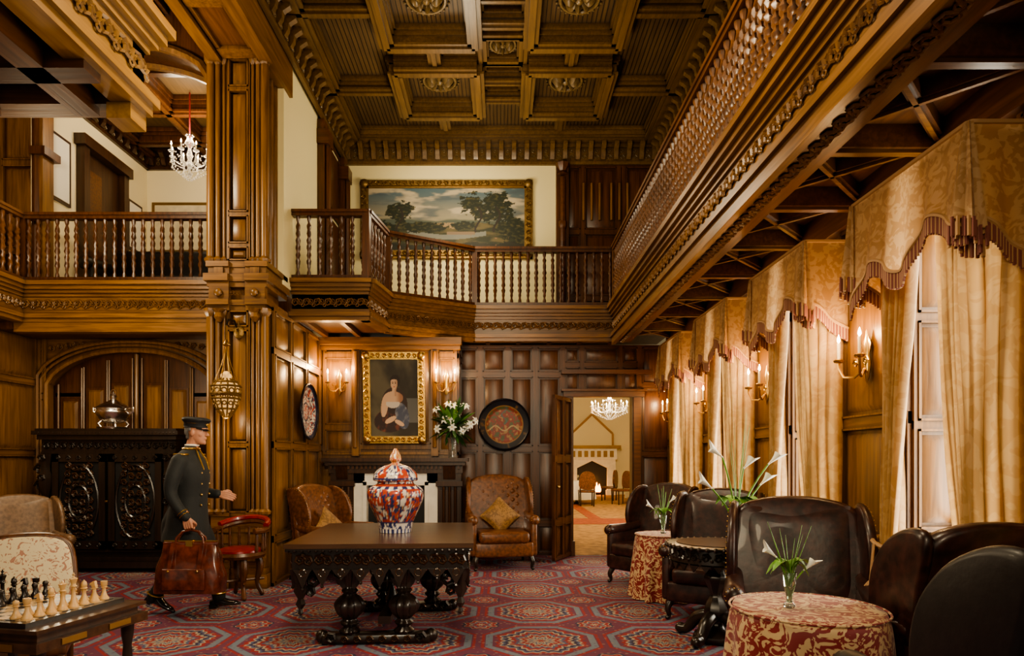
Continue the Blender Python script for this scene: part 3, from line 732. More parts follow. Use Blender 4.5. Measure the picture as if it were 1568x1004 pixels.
# ------------------------------------------------------------------ fireplace
mb=MB().fr((0,9.1,0))
mb.box(-2.5,-.48,0,.30,1.40,1.45,DARK);mb.box(-2.46,-.52,0,.26,1.35,1.40,DARK);mb.box(-2.42,-.56,0,.2,1.24,1.35,DARK)
for i in range(30): mb.box(-2.40+i*.061,-2.37+i*.061,.2,.225,1.30,1.345,RED)
for a,b in ((-2.40,-2.08),(-.91,-.58)):
    mb.box(a,b,0,.18,0,1.25,DARK);mb.box(a-.02,b+.02,0,.21,0,.14,DARK);mb.box(a+.02,b-.02,.18,.2,.2,1.0,DARK)
    for k in range(3): mb.tube([(a+.09+k*.08,.2,.2),(a+.09+k*.08,.2,1.05)],.022,DARK,8)
    mb.box(a-.02,b+.02,.0,.22,1.06,1.13,DARK);mb.prism([(0,1.13),(.18,1.15),(.24,1.35),(0,1.35)],a+.08,b-.08,DARK,ax=0)
for a,b,c,d in ((-2.08,-1.93,0,1.26),(-1.06,-.91,0,1.26),(-2.08,-.91,1.10,1.26)): mb.box(a,b,0,.16,c,d,MARBLE)
mb.box(-1.95,-1.90,.0,.18,0,1.13,MARBLE);mb.box(-1.09,-1.04,0,.18,0,1.13,MARBLE);mb.box(-1.95,-1.04,0,.18,1.07,1.12,MARBLE)
mb.box(-1.92,-1.07,0,.05,0,1.1,BLACK)
mb.tube([(-1.8,.1,.05),(-1.8,.13,.4),(-1.5,.15,.45),(-1.2,.13,.4),(-1.2,.1,.05)],.015,IRON,6)
for i in range(9): mb.tube([(-1.78+i*.07,.12,.1),(-1.78+i*.07,.12,.34)],.008,IRON,5)
mb.box(-2.3,-.7,0,.55,.0,.04,MARBLE)
mb.obj('fireplace')
# ------------------------------------------------------------------ paintings
def frame(mb,u0,u1,z0,z1,w,m,orn=.1):
    for i,(a,b,n) in enumerate(((0,.3,.05),(.3,.75,.08),(.75,1,.045))):
        A=w*a;B=w*b
        mb.box(u0+A,u0+B,0,n,z0+A,z1-A,m);mb.box(u1-B,u1-A,0,n,z0+A,z1-A,m);mb.box(u0+A,u1-A,0,n,z0+A,z0+B,m);mb.box(u0+A,u1-A,0,n,z1-B,z1-A,m)
    def run(p,q):
        L=math.hypot(q[0]-p[0],q[1]-p[1]);k=max(2,int(L/orn))
        for i in range(k+1):
            t=i/k;mb.scroll(lerp(p[0],q[0],t),lerp(p[1],q[1],t),.085,w*.33,m,r=w*.085,fl=1 if i%2 else -1)
    c=w*.5;run((u0+c,z0+c),(u1-c,z0+c));run((u0+c,z1-c),(u1-c,z1-c));run((u0+c,z0+c),(u0+c,z1-c));run((u1-c,z0+c),(u1-c,z1-c))
    for u in (u0+c,u1-c):
        for z in (z0+c,z1-c): mb.sph((u,.08,z),w*.55,m,sc=(1,.5,1))
def mixc(a,b,t): t=max(0,min(1,t));return tuple(a[i]*(1-t)+b[i]*t for i in range(3))
def ss(a,b,x): t=max(0,min(1,(x-a)/(b-a)));return t*t*(3-2*t)
def nz(x,y,s=0): return noise.noise(Vector((x,y,s)))
def fb(x,y,s=0): return nz(x,y,s)+.5*nz(2*x,2*y,s)+.25*nz(4*x,4*y,s)+.12*nz(8*x,8*y,s)
def landscape(u,v):
    c=mixc((.40,.34,.22),(.10,.16,.19),ss(.45,.95,v))
    c=mixc(c,(.60,.50,.34),ss(-.05,.4,fb(u*5,v*7,1))*ss(.42,.6,v))
    c=mixc(c,(.10,.13,.15),ss(.0,.5,fb(u*4+9,v*8,2))*.8)
    hz=.49+.06*fb(u*3,0,5)
    c=mixc(c,(.10,.12,.09),ss(hz+.02,hz-.02,v))
    g=.44+.05*fb(u*4,1,7)
    if v<g: c=mixc((.035,.04,.015),(.17,.13,.05),ss(-.3,.6,fb(u*9,v*16,3)))
    if abs(v-.27-.04*sin(u*9))<.035 and .25<u<.75: c=mixc(c,(.30,.30,.26),.8)
    if .42<u<.62 and .36<v<.45 and (fb(u*30,v*30)>-.2): c=(.42,.28,.14)
    if .5<u<.68 and .27<v<.31: c=(.3,.2,.12)
    if v<.13+.08*fb(u*5,3): c=mixc(c,(.02,.02,.012),.85)
    for tu,tv,ru,rv in ((.17,.62,.05,.11),(.24,.66,.055,.12),(.21,.5,.04,.08),(.66,.74,.07,.15),(.72,.6,.05,.1),(.81,.75,.09,.17),(.86,.6,.06,.1),(.77,.52,.05,.08),(.05,.38,.12,.13),(.95,.33,.12,.17),(.35,.38,.14,.08),(.9,.42,.1,.12),(.12,.3,.1,.1),(.6,.4,.08,.06)):
        d=((u-tu)/ru)**2+((v-tv)/rv)**2
        if d<1+1.3*fb(u*26,v*18,4): c=mixc((.015,.022,.008),(.10,.085,.025),ss(-.1,.8,fb(u*40,v*30,6)))
    for tu in (.205,.7,.815):
        if abs(u-tu-.02*sin(v*14))<.007 and .3<v<.7: c=(.03,.02,.012)
    if v<.3 and fb(u*30,v*40,9)>.75: c=(.35,.18,.1)
    return mixc((0,0,0),c,.72)
mb=MB().fr((0,10.38,0))
mb.grid(lambda u,v:(lerp(-2.2,.38,u),.03,lerp(4.78,5.84,v)),260,110,PAINT,cf=landscape)
frame(mb,-2.3,.48,4.68,5.94,.13,OLDGOLD,.11);mb.obj('landscape_painting')
def portrait(u,v):
    c=mixc((.035,.028,.018),(.12,.10,.06),ss(-.3,.8,fb(u*2,v*2)+.6*(.5-abs(u-.35))))
    if u>.68 and .18<v<.5: c=mixc(c,(.18,.18,.17),.6)
    def E(x,y,a,b,rot=0):
        du=u-x;dv=v-y;q=du*cos(rot)+dv*sin(rot);w=-du*sin(rot)+dv*cos(rot);return (q/a)**2+(w/b)**2
    skin=(.62,.40,.26);sh=(.34,.17,.10)
    if E(.5,.40,.27,.24)<1: c=(.045,.025,.02)
    if E(.44,.22,.36,.16,.1)<1: c=mixc((.035,.018,.016),(.16,.05,.03),ss(0,.6,fb(u*8,v*8,3)))
    if E(.66,.27,.13,.18,.5)<1: c=mixc((.07,.08,.12),(.22,.22,.25),ss(-.1,.6,fb(u*9,v*9)))
    if E(.48,.50,.20,.085)<1: c=mixc(skin,sh,ss(.5,.64,u))
    if E(.30,.40,.07,.15,-.25)<1: c=mixc(skin,sh,ss(.25,.2,u))
    if E(.47,.43,.14,.06)<1 and v<.45: c=(.60,.52,.44)
    if abs(u-.5-.05*(v-.6))<.045 and .52<v<.66: c=mixc(skin,sh,ss(.48,.56,u))
    if E(.52,.715,.10,.085)<1: c=(.022,.014,.01)
    if E(.50,.685,.072,.075)<1:
        c=mixc(skin,sh,ss(.5,.58,u)*.7)
        for ex in (.472,.525):
            if E(ex,.69,.014,.006)<1: c=(.05,.03,.02)
            if E(ex,.705,.02,.004)<1: c=(.14,.08,.05)
        if E(.5,.668,.008,.012)<1: c=mixc(c,sh,.5)
        if E(.5,.645,.018,.006)<1: c=(.42,.09,.07)
        if v>.74-.6*(u-.5)**2*4: c=(.022,.014,.01)
    if E(.42,.22,.12,.035,.3)<1 : c=skin
    if E(.6,.18,.1,.03,-.3)<1 : c=skin
    return c
mb=MB();mb.M=Matrix.Translation((0,8.99,1.66))@Matrix.Rotation(math.radians(5),4,'X')@Matrix(((1,0,0,0),(0,-1,0,0),(0,0,1,0),(0,0,0,1)))
mb.grid(lambda u,v:(lerp(-1.85,-1.17,u),.03,lerp(.09,1.17,v)),110,150,PAINT,cf=portrait)
mb.box(-1.9,-1.1,-.01,.02,.05,1.2,BLACK)
frame(mb,-1.94,-1.08,0,1.26,.1,GOLD,.08);mb.obj('portrait_painting')
mb=MB().fr((-6.0,0,0),(0,1,0),(1,0,0));mb.box(8.45,8.85,0.002,.03,4.9,5.8,DARK);mb.box(8.49,8.81,.03,.035,4.94,5.76,LINEN);mb.obj('framed_print')
mb=MB().fr((-6.0,0,0),(0,1,0),(1,0,0));mb.box(10.2,10.6,0.002,.03,4.8,5.6,DARK);mb.box(10.24,10.56,.03,.035,4.84,5.56,LINEN);mb.obj('framed_print')
mb=MB().fr((0,10.79,0));mb.box(-5.9,-4.6,0,.03,4.9,5.75,OLDGOLD);mb.box(-5.85,-4.65,.03,.035,4.95,5.7,simple('print_cream',(.62,.54,.38),.6,var=.15,bscale=6));mb.obj('framed_print')
def imari_plate(u,v,mode):
    a=u*2*pi;B=(.012,.018,.06);W=(.62,.58,.5);R=(.38,.05,.025);G=(.4,.25,.08)
    if mode==0:
        if v<.74:
            X=v*cos(a);Y=v*sin(a)
            n=fb(X*5,Y*5,4);c=(.20,.025,.012)
            if n>.12:c=(.07,.08,.025)
            if n<-.3:c=(.30,.17,.06)
            if abs(Y+.15+.1*cos(X*9))<.03:c=(.38,.28,.14)
            if abs(X-.1*sin(Y*12))<.03 and Y>0: c=(.05,.10,.10)
            return c
        if v<.77:return (.25,.14,.05)
        return (.008,.010,.02) if fb(cos(a)*7,sin(a)*7,v*4)>-.45 else (.12,.07,.03)
    if v<.3:return R if fb(cos(a)*v*12,sin(a)*v*12)>0 else W
    if v<.35:return B
    k=cos(6*a)
    if v<.9:
        n=fb(cos(a)*v*9,sin(a)*v*9,2)
        if k>.1:return R if n>.1 else (W if n>-.4 else B)
        return W if n>.05 else (B if n>-.3 else R)
    return B
CRIM=simple('cobalt_rim',(.006,.007,.014),.25,coat=.3)
def plate(O,U,N,R,mode):
    mb=MB().fr(O,U,N)
    def fn(u,v):
        a=u*2*pi;r=R*v;d=.015+.05*max(0,(v-.6)/.4)**1.3;return (r*cos(a),d+.02,r*sin(a))
    mb.grid(fn,110,50,CHINA2,wu=True,cf=lambda u,v:imari_plate(u,v,mode))
    mb.tube([(R*cos(i*pi/24),.085,R*sin(i*pi/24)) for i in range(48)],.017,CRIM,6,closed=True)
    mb.box(-.05,.05,0,.03,-.05,.05,IRON)
    mb.obj('imari_charger_plate')
plate((.02,YB-.042,1.95),(1,0,0),(0,-1,0),.37,0)
plate((XL+.042,8.2,2.04),(0,1,0),(1,0,0),.35,1)
def jarcol(prof):
    H=prof[-1][1];B=(.025,.033,.11);W=(.58,.52,.46);R=(.36,.055,.028);G=(.45,.26,.09)
    n=len(prof)-1
    def cf(u,v):
        a=u*2*pi;z=prof[round(v*n)][1]/H;k=cos(6*a)
        nn=fb(cos(a)*6,sin(a)*6,z*16);n2=fb(cos(a)*8+5,sin(a)*8,z*20)
        if z<.05:return B if cos(24*a)>0 else W
        if z<.11:return W if nn>-.1 else B
        if z<.13:return B
        if z<.52:
            q=abs((z-.33)/.18)
            if k>.15+.3*q: return (R if nn>.15 else (W if n2>-.1 else (B if n2>-.5 else G)))
            if k>.02+.3*q: return B
            return (R if n2>.0 else (B if nn>-.15 else (G if nn>-.3 else W)))
        if z<.55:return B if cos(18*a)>0 else W
        if z<.58:return R
        if z<.80:
            if abs(z-.64)<.01: return B
            return R if (k>0 and nn>-.1) else (W if n2>-.1 else B)
        return G if nn>.1 else (R if nn>-.3 else W)
    return cf
def interp(P,k=5):
    out=[]
    for i in range(len(P)-1):
        p0=P[max(i-1,0)];p1=P[i];p2=P[i+1];p3=P[min(i+2,len(P)-1)]
        for j in range(k):
            t=j/k;out.append(tuple(.5*((2*p1[c])+(p2[c]-p0[c])*t+(2*p0[c]-5*p1[c]+4*p2[c]-p3[c])*t*t+(3*p1[c]-p0[c]-3*p2[c]+p3[c])*t**3) for c in (0,1)))
    out.append(P[-1]);return out
jp=interp([(.14,0),(.142,.03),(.155,.09),(.195,.18),(.235,.27),(.242,.34),(.22,.385),(.165,.41),(.155,.435),(.18,.44),(.192,.455),(.178,.51),(.12,.56),(.05,.585),(.035,.60),(.052,.62),(.045,.66),(.03,.69),(.012,.72)],6)
mb=MB();mb.lathe(jp,(-.93,5.55,.802),CHINA,150,cf=jarcol(jp));mb.obj('imari_temple_jar',angle=70)
# ------------------------------------------------------------------ carved centre table
mb=MB().rot((-.96,5.55,0),rz=math.radians(3))
W2,D2=.70,.80
mb.box(-W2,W2,-D2,D2,.765,.80,EBTOP);mb.box(-W2+.008,W2-.008,-D2+.008,D2-.008,.750,.768,EBON)
mb.box(-W2+.025,W2-.025,-D2+.025,D2-.025,.735,.757,EBON)
mb.box(-W2+.05,W2-.05,-D2+.05,D2-.05,.60,.737,EBON)
for sgn,L,ax in ((-1,W2,0),(1,W2,0),(-1,D2,1),(1,D2,1)):
    o=mb.M.copy()
    if ax==0: mb.M=o@Matrix(((1,0,0,0),(0,sgn,0,sgn*(D2-.05)),(0,0,1,0),(0,0,0,1)));LL=W2-.06
    else: mb.M=o@Matrix(((0,sgn,0,sgn*(W2-.05)),(1,0,0,0),(0,0,1,0),(0,0,0,1)));LL=D2-.06
    n=int(2*LL/.13)
    for i in range(n):
        u=-LL+(i+.5)*2*LL/n
        mb.scroll(u-.02,.675,.010,.045,EBTOP,r=.013);mb.scroll(u+.035,.67,.010,.04,EBTOP,r=.012,fl=-1,ph=1)
        mb.sph((u,.012,.715),.016,EBTOP,6,4)
        h=.04+.09*abs(cos(i/n*pi*2))
        mb.prism([(u-.068,.605),(u+.068,.605),(u+.045,.57),(u,.59-h),(u-.045,.57)],-.02,.02,EBON,ax=1);mb.ring(u,.580,.015,.026,.008,EBTOP,8);mb.sph((u,.015,.59-h),.014,EBON,6,4)
    m_=int(2*(LL+.06)/.05)
    for i in range(m_): mb.sph((-LL-.06+(i+.5)*2*(LL+.06)/m_,.035,.748),.013,EBON,6,4)
    mb.M=o
for sx_ in (-1,1):
    for sy_ in (-1,1):
        x=sx_*(W2-.1);y=sy_*(D2-.1)
        mb.lathe([(.005,.25),(.02,.27),(.012,.30),(.035,.34),(.02,.38),(.05,.44),(.035,.5),(.06,.56),(.055,.62)],(x,y,0),EBON,10,lobes=5,la=.1)
        mb.scroll(x-sx_*.09,.52,y,.07,EBON,fl=sx_,r=.022);mb.scroll(x-sx_*.07,.43,y,.045,EBON,fl=sx_,r=.016)
LG=[(-.26,-.56),(.16,-.56),(-.14,.5),(.32,.5)]
lp=interp([(.06,.07),(.075,.1),(.045,.13),(.07,.16),(.05,.19),(.095,.24),(.112,.3),(.085,.35),(.045,.385),(.06,.41),(.04,.44),(.055,.5),(.07,.56),(.075,.61)],3)
for x,y in LG:
    mb.lathe(lp,(x,y,0),EBON,32,lobes=10,la=.09)
    mb.box(x-.06,x+.06,y-.06,y+.06,.55,.62,EBON)
    for sg in (-1,1):
        mb.prism(smooth_poly([(x,.62),(x+sg*.08,.62),(x+sg*.18,.6),(x+sg*.11,.52),(x+sg*.06,.44),(x,.42)],3),y-.03,y+.03,EBON,ax=1)
        mb.scroll(x+sg*.09,.55,y-.04,.05,EBON,fl=sg,r=.015)
for y in (-.56,.5):
    c=-.05 if y<0 else .09
    mb.rbox(c-.42,c+.42,y-.07,y+.07,.0,.085,.03,EBON,2)
    for sg in (-1,1): mb.sph((c+sg*.42,y,.055),.055,EBON);mb.scroll(c+sg*.34,.06,y-.08,.045,EBON,fl=sg,r=.016)
    for i in range(6): mb.scroll(c-.24+i*.096,.045,y-.075,.03,EBTOP,r=.009)
mb.box(-.05,.05,-.5,.48,.13,.19,EBON);mb.lathe([(.03,.17),(.06,.22),(.04,.27),(.02,.33),(.005,.36)],(0,0,0),EBON,12)
mb.box(W2-.05,W2-.03,-.5,.5,.64,.72,EBTOP)
mb.obj('carved_library_table')
# ------------------------------------------------------------------ chairs
def wing_chair(name,x,y,rz,m,tuft=False,cush=False,legm=EBON,studs=True,sc=1,wide=1):
    mb=MB().rot((x,y,0),rz,sc)
    w=.36*wide
    mb.rbox(-w+.02,w-.02,-.36,.34,.16,.34,.03,m,3)
    mb.rbox(-w+.07,w-.07,-.40,.24,.33,.47,.05,m,4)
    top=smooth_poly([(-w+.0,.4),(-w+.0,.95),(-w+.03,1.08),(-w*.5,1.14),(0,1.155),(w*.5,1.14),(w-.03,1.08),(w,.95),(w,.4)],4)
    top=[p for p in top if p[1]>=.36]
    mb.warp=lambda p:(p[0],p[1]+.20*(p[2]-.4)+.05*abs(p[0]/w)**2*-1,p[2])
    mb.prism(top,.20,.31,m,ax=1,rnd=.045)
    def bk(u,v):
        xx=lerp(-w+.06,w-.06,u);zz=lerp(.44,1.10,v);d=.045*(1-abs(2*u-1)**4)*(1-abs(2*v-1)**6)
        if tuft:
            pu=u*5;pv=v*6;A=(pu+pv)%1;B=(pu-pv)%1
            d+= -.028*(1-min(1,2.2*min(min(A,1-A),min(B,1-B))))
        return (xx,.205-d,zz)
    mb.grid(bk,40,44,m)
    mb.warp=None
    for sg in (-1,1):
        wp=smooth_poly([(.30,.56),(.36,.85),(.41,1.08),(.30,1.12),(.16,1.06),(.06,.94),(.02,.80),(.03,.68),(.09,.60)],4)
        mb.warp=lambda p,sg=sg:(p[0]+sg*.09*max(0,(.3-p[1]))*(1 if p[2]>.6 else 0),p[1],p[2])
        mb.prism(wp,sg*(w-.03),sg*(w+.025),m,ax=0,rnd=.027)
        mb.warp=None
        if studs:
            for i in range(0,len(wp)):
                p=wp[i];k=.09*max(0,.3-p[0]);mb.sph((sg*(w+.026+k),p[0]*.97+.005,.84+(p[1]-.84)*.96),.0045,BRASS,5,4)
        mb.rbox(*( (w-.05,w+.03) if sg>0 else (-w-.03,-w+.05)),-.34,.32,.17,.60,.03,m,3)
        ax_=sg*w
        mb.limb([(ax_,-.31,.605),(ax_,0,.61),(ax_,.25,.65)],[.065,.058,.05],m,16)
        for i in range(12):
            a=i*pi/6
            if studs: mb.sph((ax_+.05*cos(a),-.366,.605+.05*sin(a)),.0045,BRASS,5,4)
        mb.limb([(sg*(w-.05),-.31,.17),(sg*(w-.03),-.34,.1),(sg*(w-.04),-.33,.04),(sg*(w-.03),-.35,.022)],[.035,.028,.018,.022],legm,8)
        mb.limb([(sg*(w-.06),.29,.17),(sg*(w-.04),.34,.08),(sg*(w-.03),.38,.02)],[.03,.022,.02],legm,8)
    if tuft:
        for i in range(5):
            for j in range(6):
                u=(i+.5 if j%2 else i+1)/5.5;v=(j+.6)/6
                if u<.97: zz=lerp(.44,1.10,v);mb.sph((lerp(-w+.06,w-.06,u),.185+.2*(zz-.4)-.0,zz),.012,m,6,4)
    if cush:
        o=mb.M.copy();mb.M=o@Matrix.Translation((0,-.02,.66))@Matrix.Rotation(math.radians(-20),4,'X')@Matrix.Rotation(math.radians(45),4,'Y')
        def cf(sg):
            def f(u,v):
                a=2*u-1;b=2*v-1;h=.07*(1-a*a)**.5*(1-b*b)**.5 if abs(a)<1 and abs(b)<1 else 0
                return (a*.19*(1-.08*(1-b*b)),sg*h+.08,b*.19*(1-.08*(1-a*a)))
            return f
        mb.grid(cf(-1),16,16,CUSH);mb.grid(cf(1),16,16,CUSH);mb.M=o
    return mb.obj(name,angle=75)
wing_chair('wing_armchair',-.03,8.6,math.radians(8),LTAN,tuft=True,cush=True,sc=1.06,wide=1.06)
wing_chair('wing_armchair',-2.05,7.75,math.radians(65),LTAN,tuft=True,cush=True,sc=.98)
wing_chair('wing_armchair',1.72,7.42,math.radians(-50),LBROWN)
wing_chair('wing_armchair',1.93,5.85,math.radians(-30),LBROWN)
wing_chair('wing_armchair',1.85,3.98,math.radians(-20),LBROWN,sc=1.02,wide=1.05)
wing_chair('wing_armchair',1.75,2.12,math.radians(186),LBLACK,sc=1.06,studs=False,wide=1.08)
wing_chair('wing_armchair',2.13,3.16,math.radians(180),LBROWN,sc=1.0,studs=False,wide=.82)
wing_chair('wing_armchair',-5.2,7.0,math.radians(50),LTAUPE,studs=True,sc=.9)
mb=MB().rot((-2.72,6.62,0),math.radians(-12))
mb.lathe([(.02,.42),(.24,.42),(.255,.45),(.24,.48),(.02,.5)],(0,0,0),RED,24)
mb.lathe([(.23,.47),(.225,.50),(.15,.525),(.01,.53)],(0,0,0),LRED,24)
arc=[(.27*cos(a),.25*sin(a)+.02,.70+.07*max(0,sin(a))) for a in [math.radians(-30+i*12) for i in range(21)]]
mb.tube(arc,.03,RED,8);mb.tube([(p[0]*1.0,p[1],p[2]+.04) for p in arc[3:-3]],.03,LRED,8)
for i in range(1,20,2):
    p=arc[i];mb.lathe([(.012,0),(.02,.04),(.01,.08),(.018,.12),(.01,.16),(.014,.23)],(p[0]*.88,p[1]*.88,.48),RED,8)
for i in range(4):
    a=pi/4+i*pi/2;c,s_=cos(a),sin(a)
    mb.limb([(.18*c,.18*s_,.42),(.2*c,.2*s_,.3),(.17*c,.17*s_,.15),(.22*c,.22*s_,.026)],[.035,.04,.022,.025],RED,8)
mb.tube([(.17,.17,.18),(-.17,-.17,.18)],.015,RED,6);mb.tube([(-.17,.17,.18),(.17,-.17,.18)],.015,RED,6)
mb.obj('captains_chair')
def salon_chair(x,y,rz,sc=1):
    mb=MB().rot((x,y,0),rz,sc)
    back=smooth_poly([(-.26,.58),(-.28,.8),(-.22,.98),(0,1.02),(.22,.98),(.28,.8),(.26,.58),(0,.55)],4)
    mb.warp=lambda p:(p[0],p[1]+.18*(p[2]-.45),p[2])
    mb.prism(back,.24,.30,TAPES,ax=1,rnd=.025)
    mb.tube([(p[0],.27,p[1]) for p in back],.022,RED,8,closed=True)
    for sg in (-1,1): mb.tube([(sg*.25,.27,.42),(sg*.27,.27,.62)],.02,RED,8)
    mb.warp=None
    mb.rbox(-.3,.3,-.3,.3,.38,.5,.05,TAPES,4);mb.rbox(-.31,.31,-.31,.31,.33,.4,.02,RED,2)
    for sg in (-1,1):
        mb.limb([(sg*.29,.3,.70),(sg*.33,.1,.68),(sg*.33,-.16,.66),(sg*.31,-.22,.62)],[.018,.022,.024,.028],RED,8)
        mb.limb([(sg*.32,-.18,.64),(sg*.31,-.1,.52),(sg*.29,-.16,.40)],[.02,.018,.022],RED,8)
        mb.limb([(sg*.27,-.27,.36),(sg*.29,-.31,.22),(sg*.27,-.29,.08),(sg*.29,-.32,.024)],[.03,.03,.018,.024],RED,8)
        mb.limb([(sg*.26,.27,.36),(sg*.26,.32,.15),(sg*.26,.37,.02)],[.026,.02,.02],RED,8)
    mb.obj('tapestry_armchair',angle=75)
salon_chair(-2.88,3.78,math.radians(28),.92)
mb=MB().rot((-2.14,2.86,0),math.radians(-12))
mb.box(-.36,.36,-.26,.26,.70,.735,RED);mb.box(-.385,.385,-.285,.285,.735,.75,EBTOP);mb.box(-.39,.39,-.29,.29,.66,.70,EBTOP)
for sx_ in (-1,1):
    for sy_ in (-1,1): mb.lathe([(.015,0),(.02,.05),(.014,.3),(.022,.5),(.018,.55),(.026,.6),(.03,.67)],(sx_*.33,sy_*.23,0),EBON,10)
mb.box(-.33,.33,-.012,.012,.18,.21,EBON)
for sg in (-1,1): mb.box(.39,.395,sg*.12-.06,sg*.12+.06,.67,.695,BRASS);mb.box(sg*.2-.08,sg*.2+.08,-.295,-.29,.665,.695,BRASS)
mb.obj('chess_table')
mb=MB().rot((-2.09,2.84,.75),math.radians(-12))
mb.box(-.25,.25,-.25,.25,0,.02,EBON)
for i in range(8):
    for j in range(8):
        mb.box(-.22+i*.055,-.165+i*.055,-.22+j*.055,-.165+j*.055,.02,.022,IVORYSQ if (i+j)%2 else EBON)
def piece(u,v,k,m):
    h={0:.075,1:.085,2:.095,3:.11,4:.125,5:.14}[k];x=-.1925+u*.055;y=-.1925+v*.055
    P=[(.021,0),(.022,.006),(.017,.012),(.012,.022),(.008,h*.45),(.008,h*.62),(.015,h*.66),(.009,h*.70)]
    if k==0:P+=[(.013,h*.82),(.011,h*.94),(.002,h)]
    elif k==1:P+=[(.014,h*.78),(.015,h),(.01,h),(.009,h*.93)]
    elif k==3:P+=[(.013,h*.78),(.010,h*.92),(.003,h*.97),(.004,h)]
    elif k in(4,5):P+=[(.011,h*.78),(.017,h*.9),(.010,h*.92),(.004,h*.95),(.004,h)]
    else:P+=[(.011,h*.72)]
    mb.lathe(P,(x,y,.022),m,12)
    if k==2:
        mb.prism(smooth_poly([(x-.008,.022+h*.7),(x+.012,.022+h*.7),(x+.009,.022+h*.85),(x+.006,.022+h),(x-.006,.022+h*.97),(x-.02,.022+h*.85),(x-.016,.022+h*.8),(x-.004,.022+h*.84)],2),y-.007,y+.007,m,ax=1)
    if k==5: mb.box(x-.008,x+.008,y-.002,y+.002,.022+h,.026+h,m);mb.box(x-.002,x+.002,y-.002,y+.002,.018+h,.034+h,m)
for i,k in enumerate((1,2,3,4,5,3,2,1)):
    piece(7,i,k,IVORY);piece(6,i,0,IVORY);piece(0,i,k,EBON);piece(1,i,0,EBON)
mb.obj('chess_set',angle=60)
# ------------------------------------------------------------------ round tables
def cloth_table(x,y,r,h):
    mb=MB()
    def fn(u,v):
        a=u*2*pi
        if v<.3: rr=r*v/.3;return (x+rr*cos(a),y+rr*sin(a),h)
        t=(v-.3)/.7;rr=r*(1+.02*min(1,t*8))+(.04*t+ .03*t*cos(11*a)+.015*t*cos(17*a+1));return (x+rr*cos(a),y+rr*sin(a),lerp(h-.005,.01,t))
    mb.grid(fn,132,24,FLORAL,wu=True)
    mb.tube([(x+(r+.006)*cos(i*pi/24),y+(r+.006)*sin(i*pi/24),h-.004) for i in range(48)],.006,FLORAL,6,closed=True)
    mb.obj('tablecloth_side_table',angle=80)
cloth_table(1.42,2.99,.335,.735);cloth_table(1.66,6.62,.28,.66)
mb=MB().rot((1.68,5.05,0))
mb.lathe([(.01,.745),(.36,.745),(.385,.755),(.385,.765),(.36,.77),(.01,.77)],(0,0,0),EBON,32)
mb.lathe([(.01,.771),(.3,.771),(.3,.775),(.01,.775)],(0,0,0),EBTOP,32)
for i in range(40):
    a=i*2*pi/40;mb.sph((.375*cos(a),.375*sin(a),.755),.02,EBON,6,4)
mb.lathe([(.33,.62),(.35,.64),(.34,.745)],(0,0,0),EBON,32)
for i in range(24):
    a=i*pi/12;o=mb.M.copy();mb.M=o@Matrix.Rotation(a,4,'Z')@Matrix.Translation((0,-.345,0));mb.scroll(0,.69,0,.035,EBON,r=.011);mb.sph((.045,0,.67),.014,EBON,5,4);mb.prism([(-.035,.63),(.035,.63),(0,.58)],-.01,.01,EBON,ax=1);mb.M=o
mb.lathe(interp([(.16,.0),(.17,.05),(.08,.1),(.05,.15),(.09,.22),(.07,.3),(.04,.36),(.06,.42),(.09,.5),(.06,.56),(.12,.63)],3),(0,0,0),EBON,24,lobes=8,la=.05)
for i in range(4):
    a=pi/4+i*pi/2;c,s_=cos(a),sin(a)
    mb.limb([(.06*c,.06*s_,.2),(.16*c,.16*s_,.16),(.24*c,.24*s_,.06),(.3*c,.3*s_,.047)],[.05,.05,.04,.045],EBON,10);mb.sph((.31*c,.31*s_,.047),.045,EBON)
mb.obj('carved_pedestal_table')
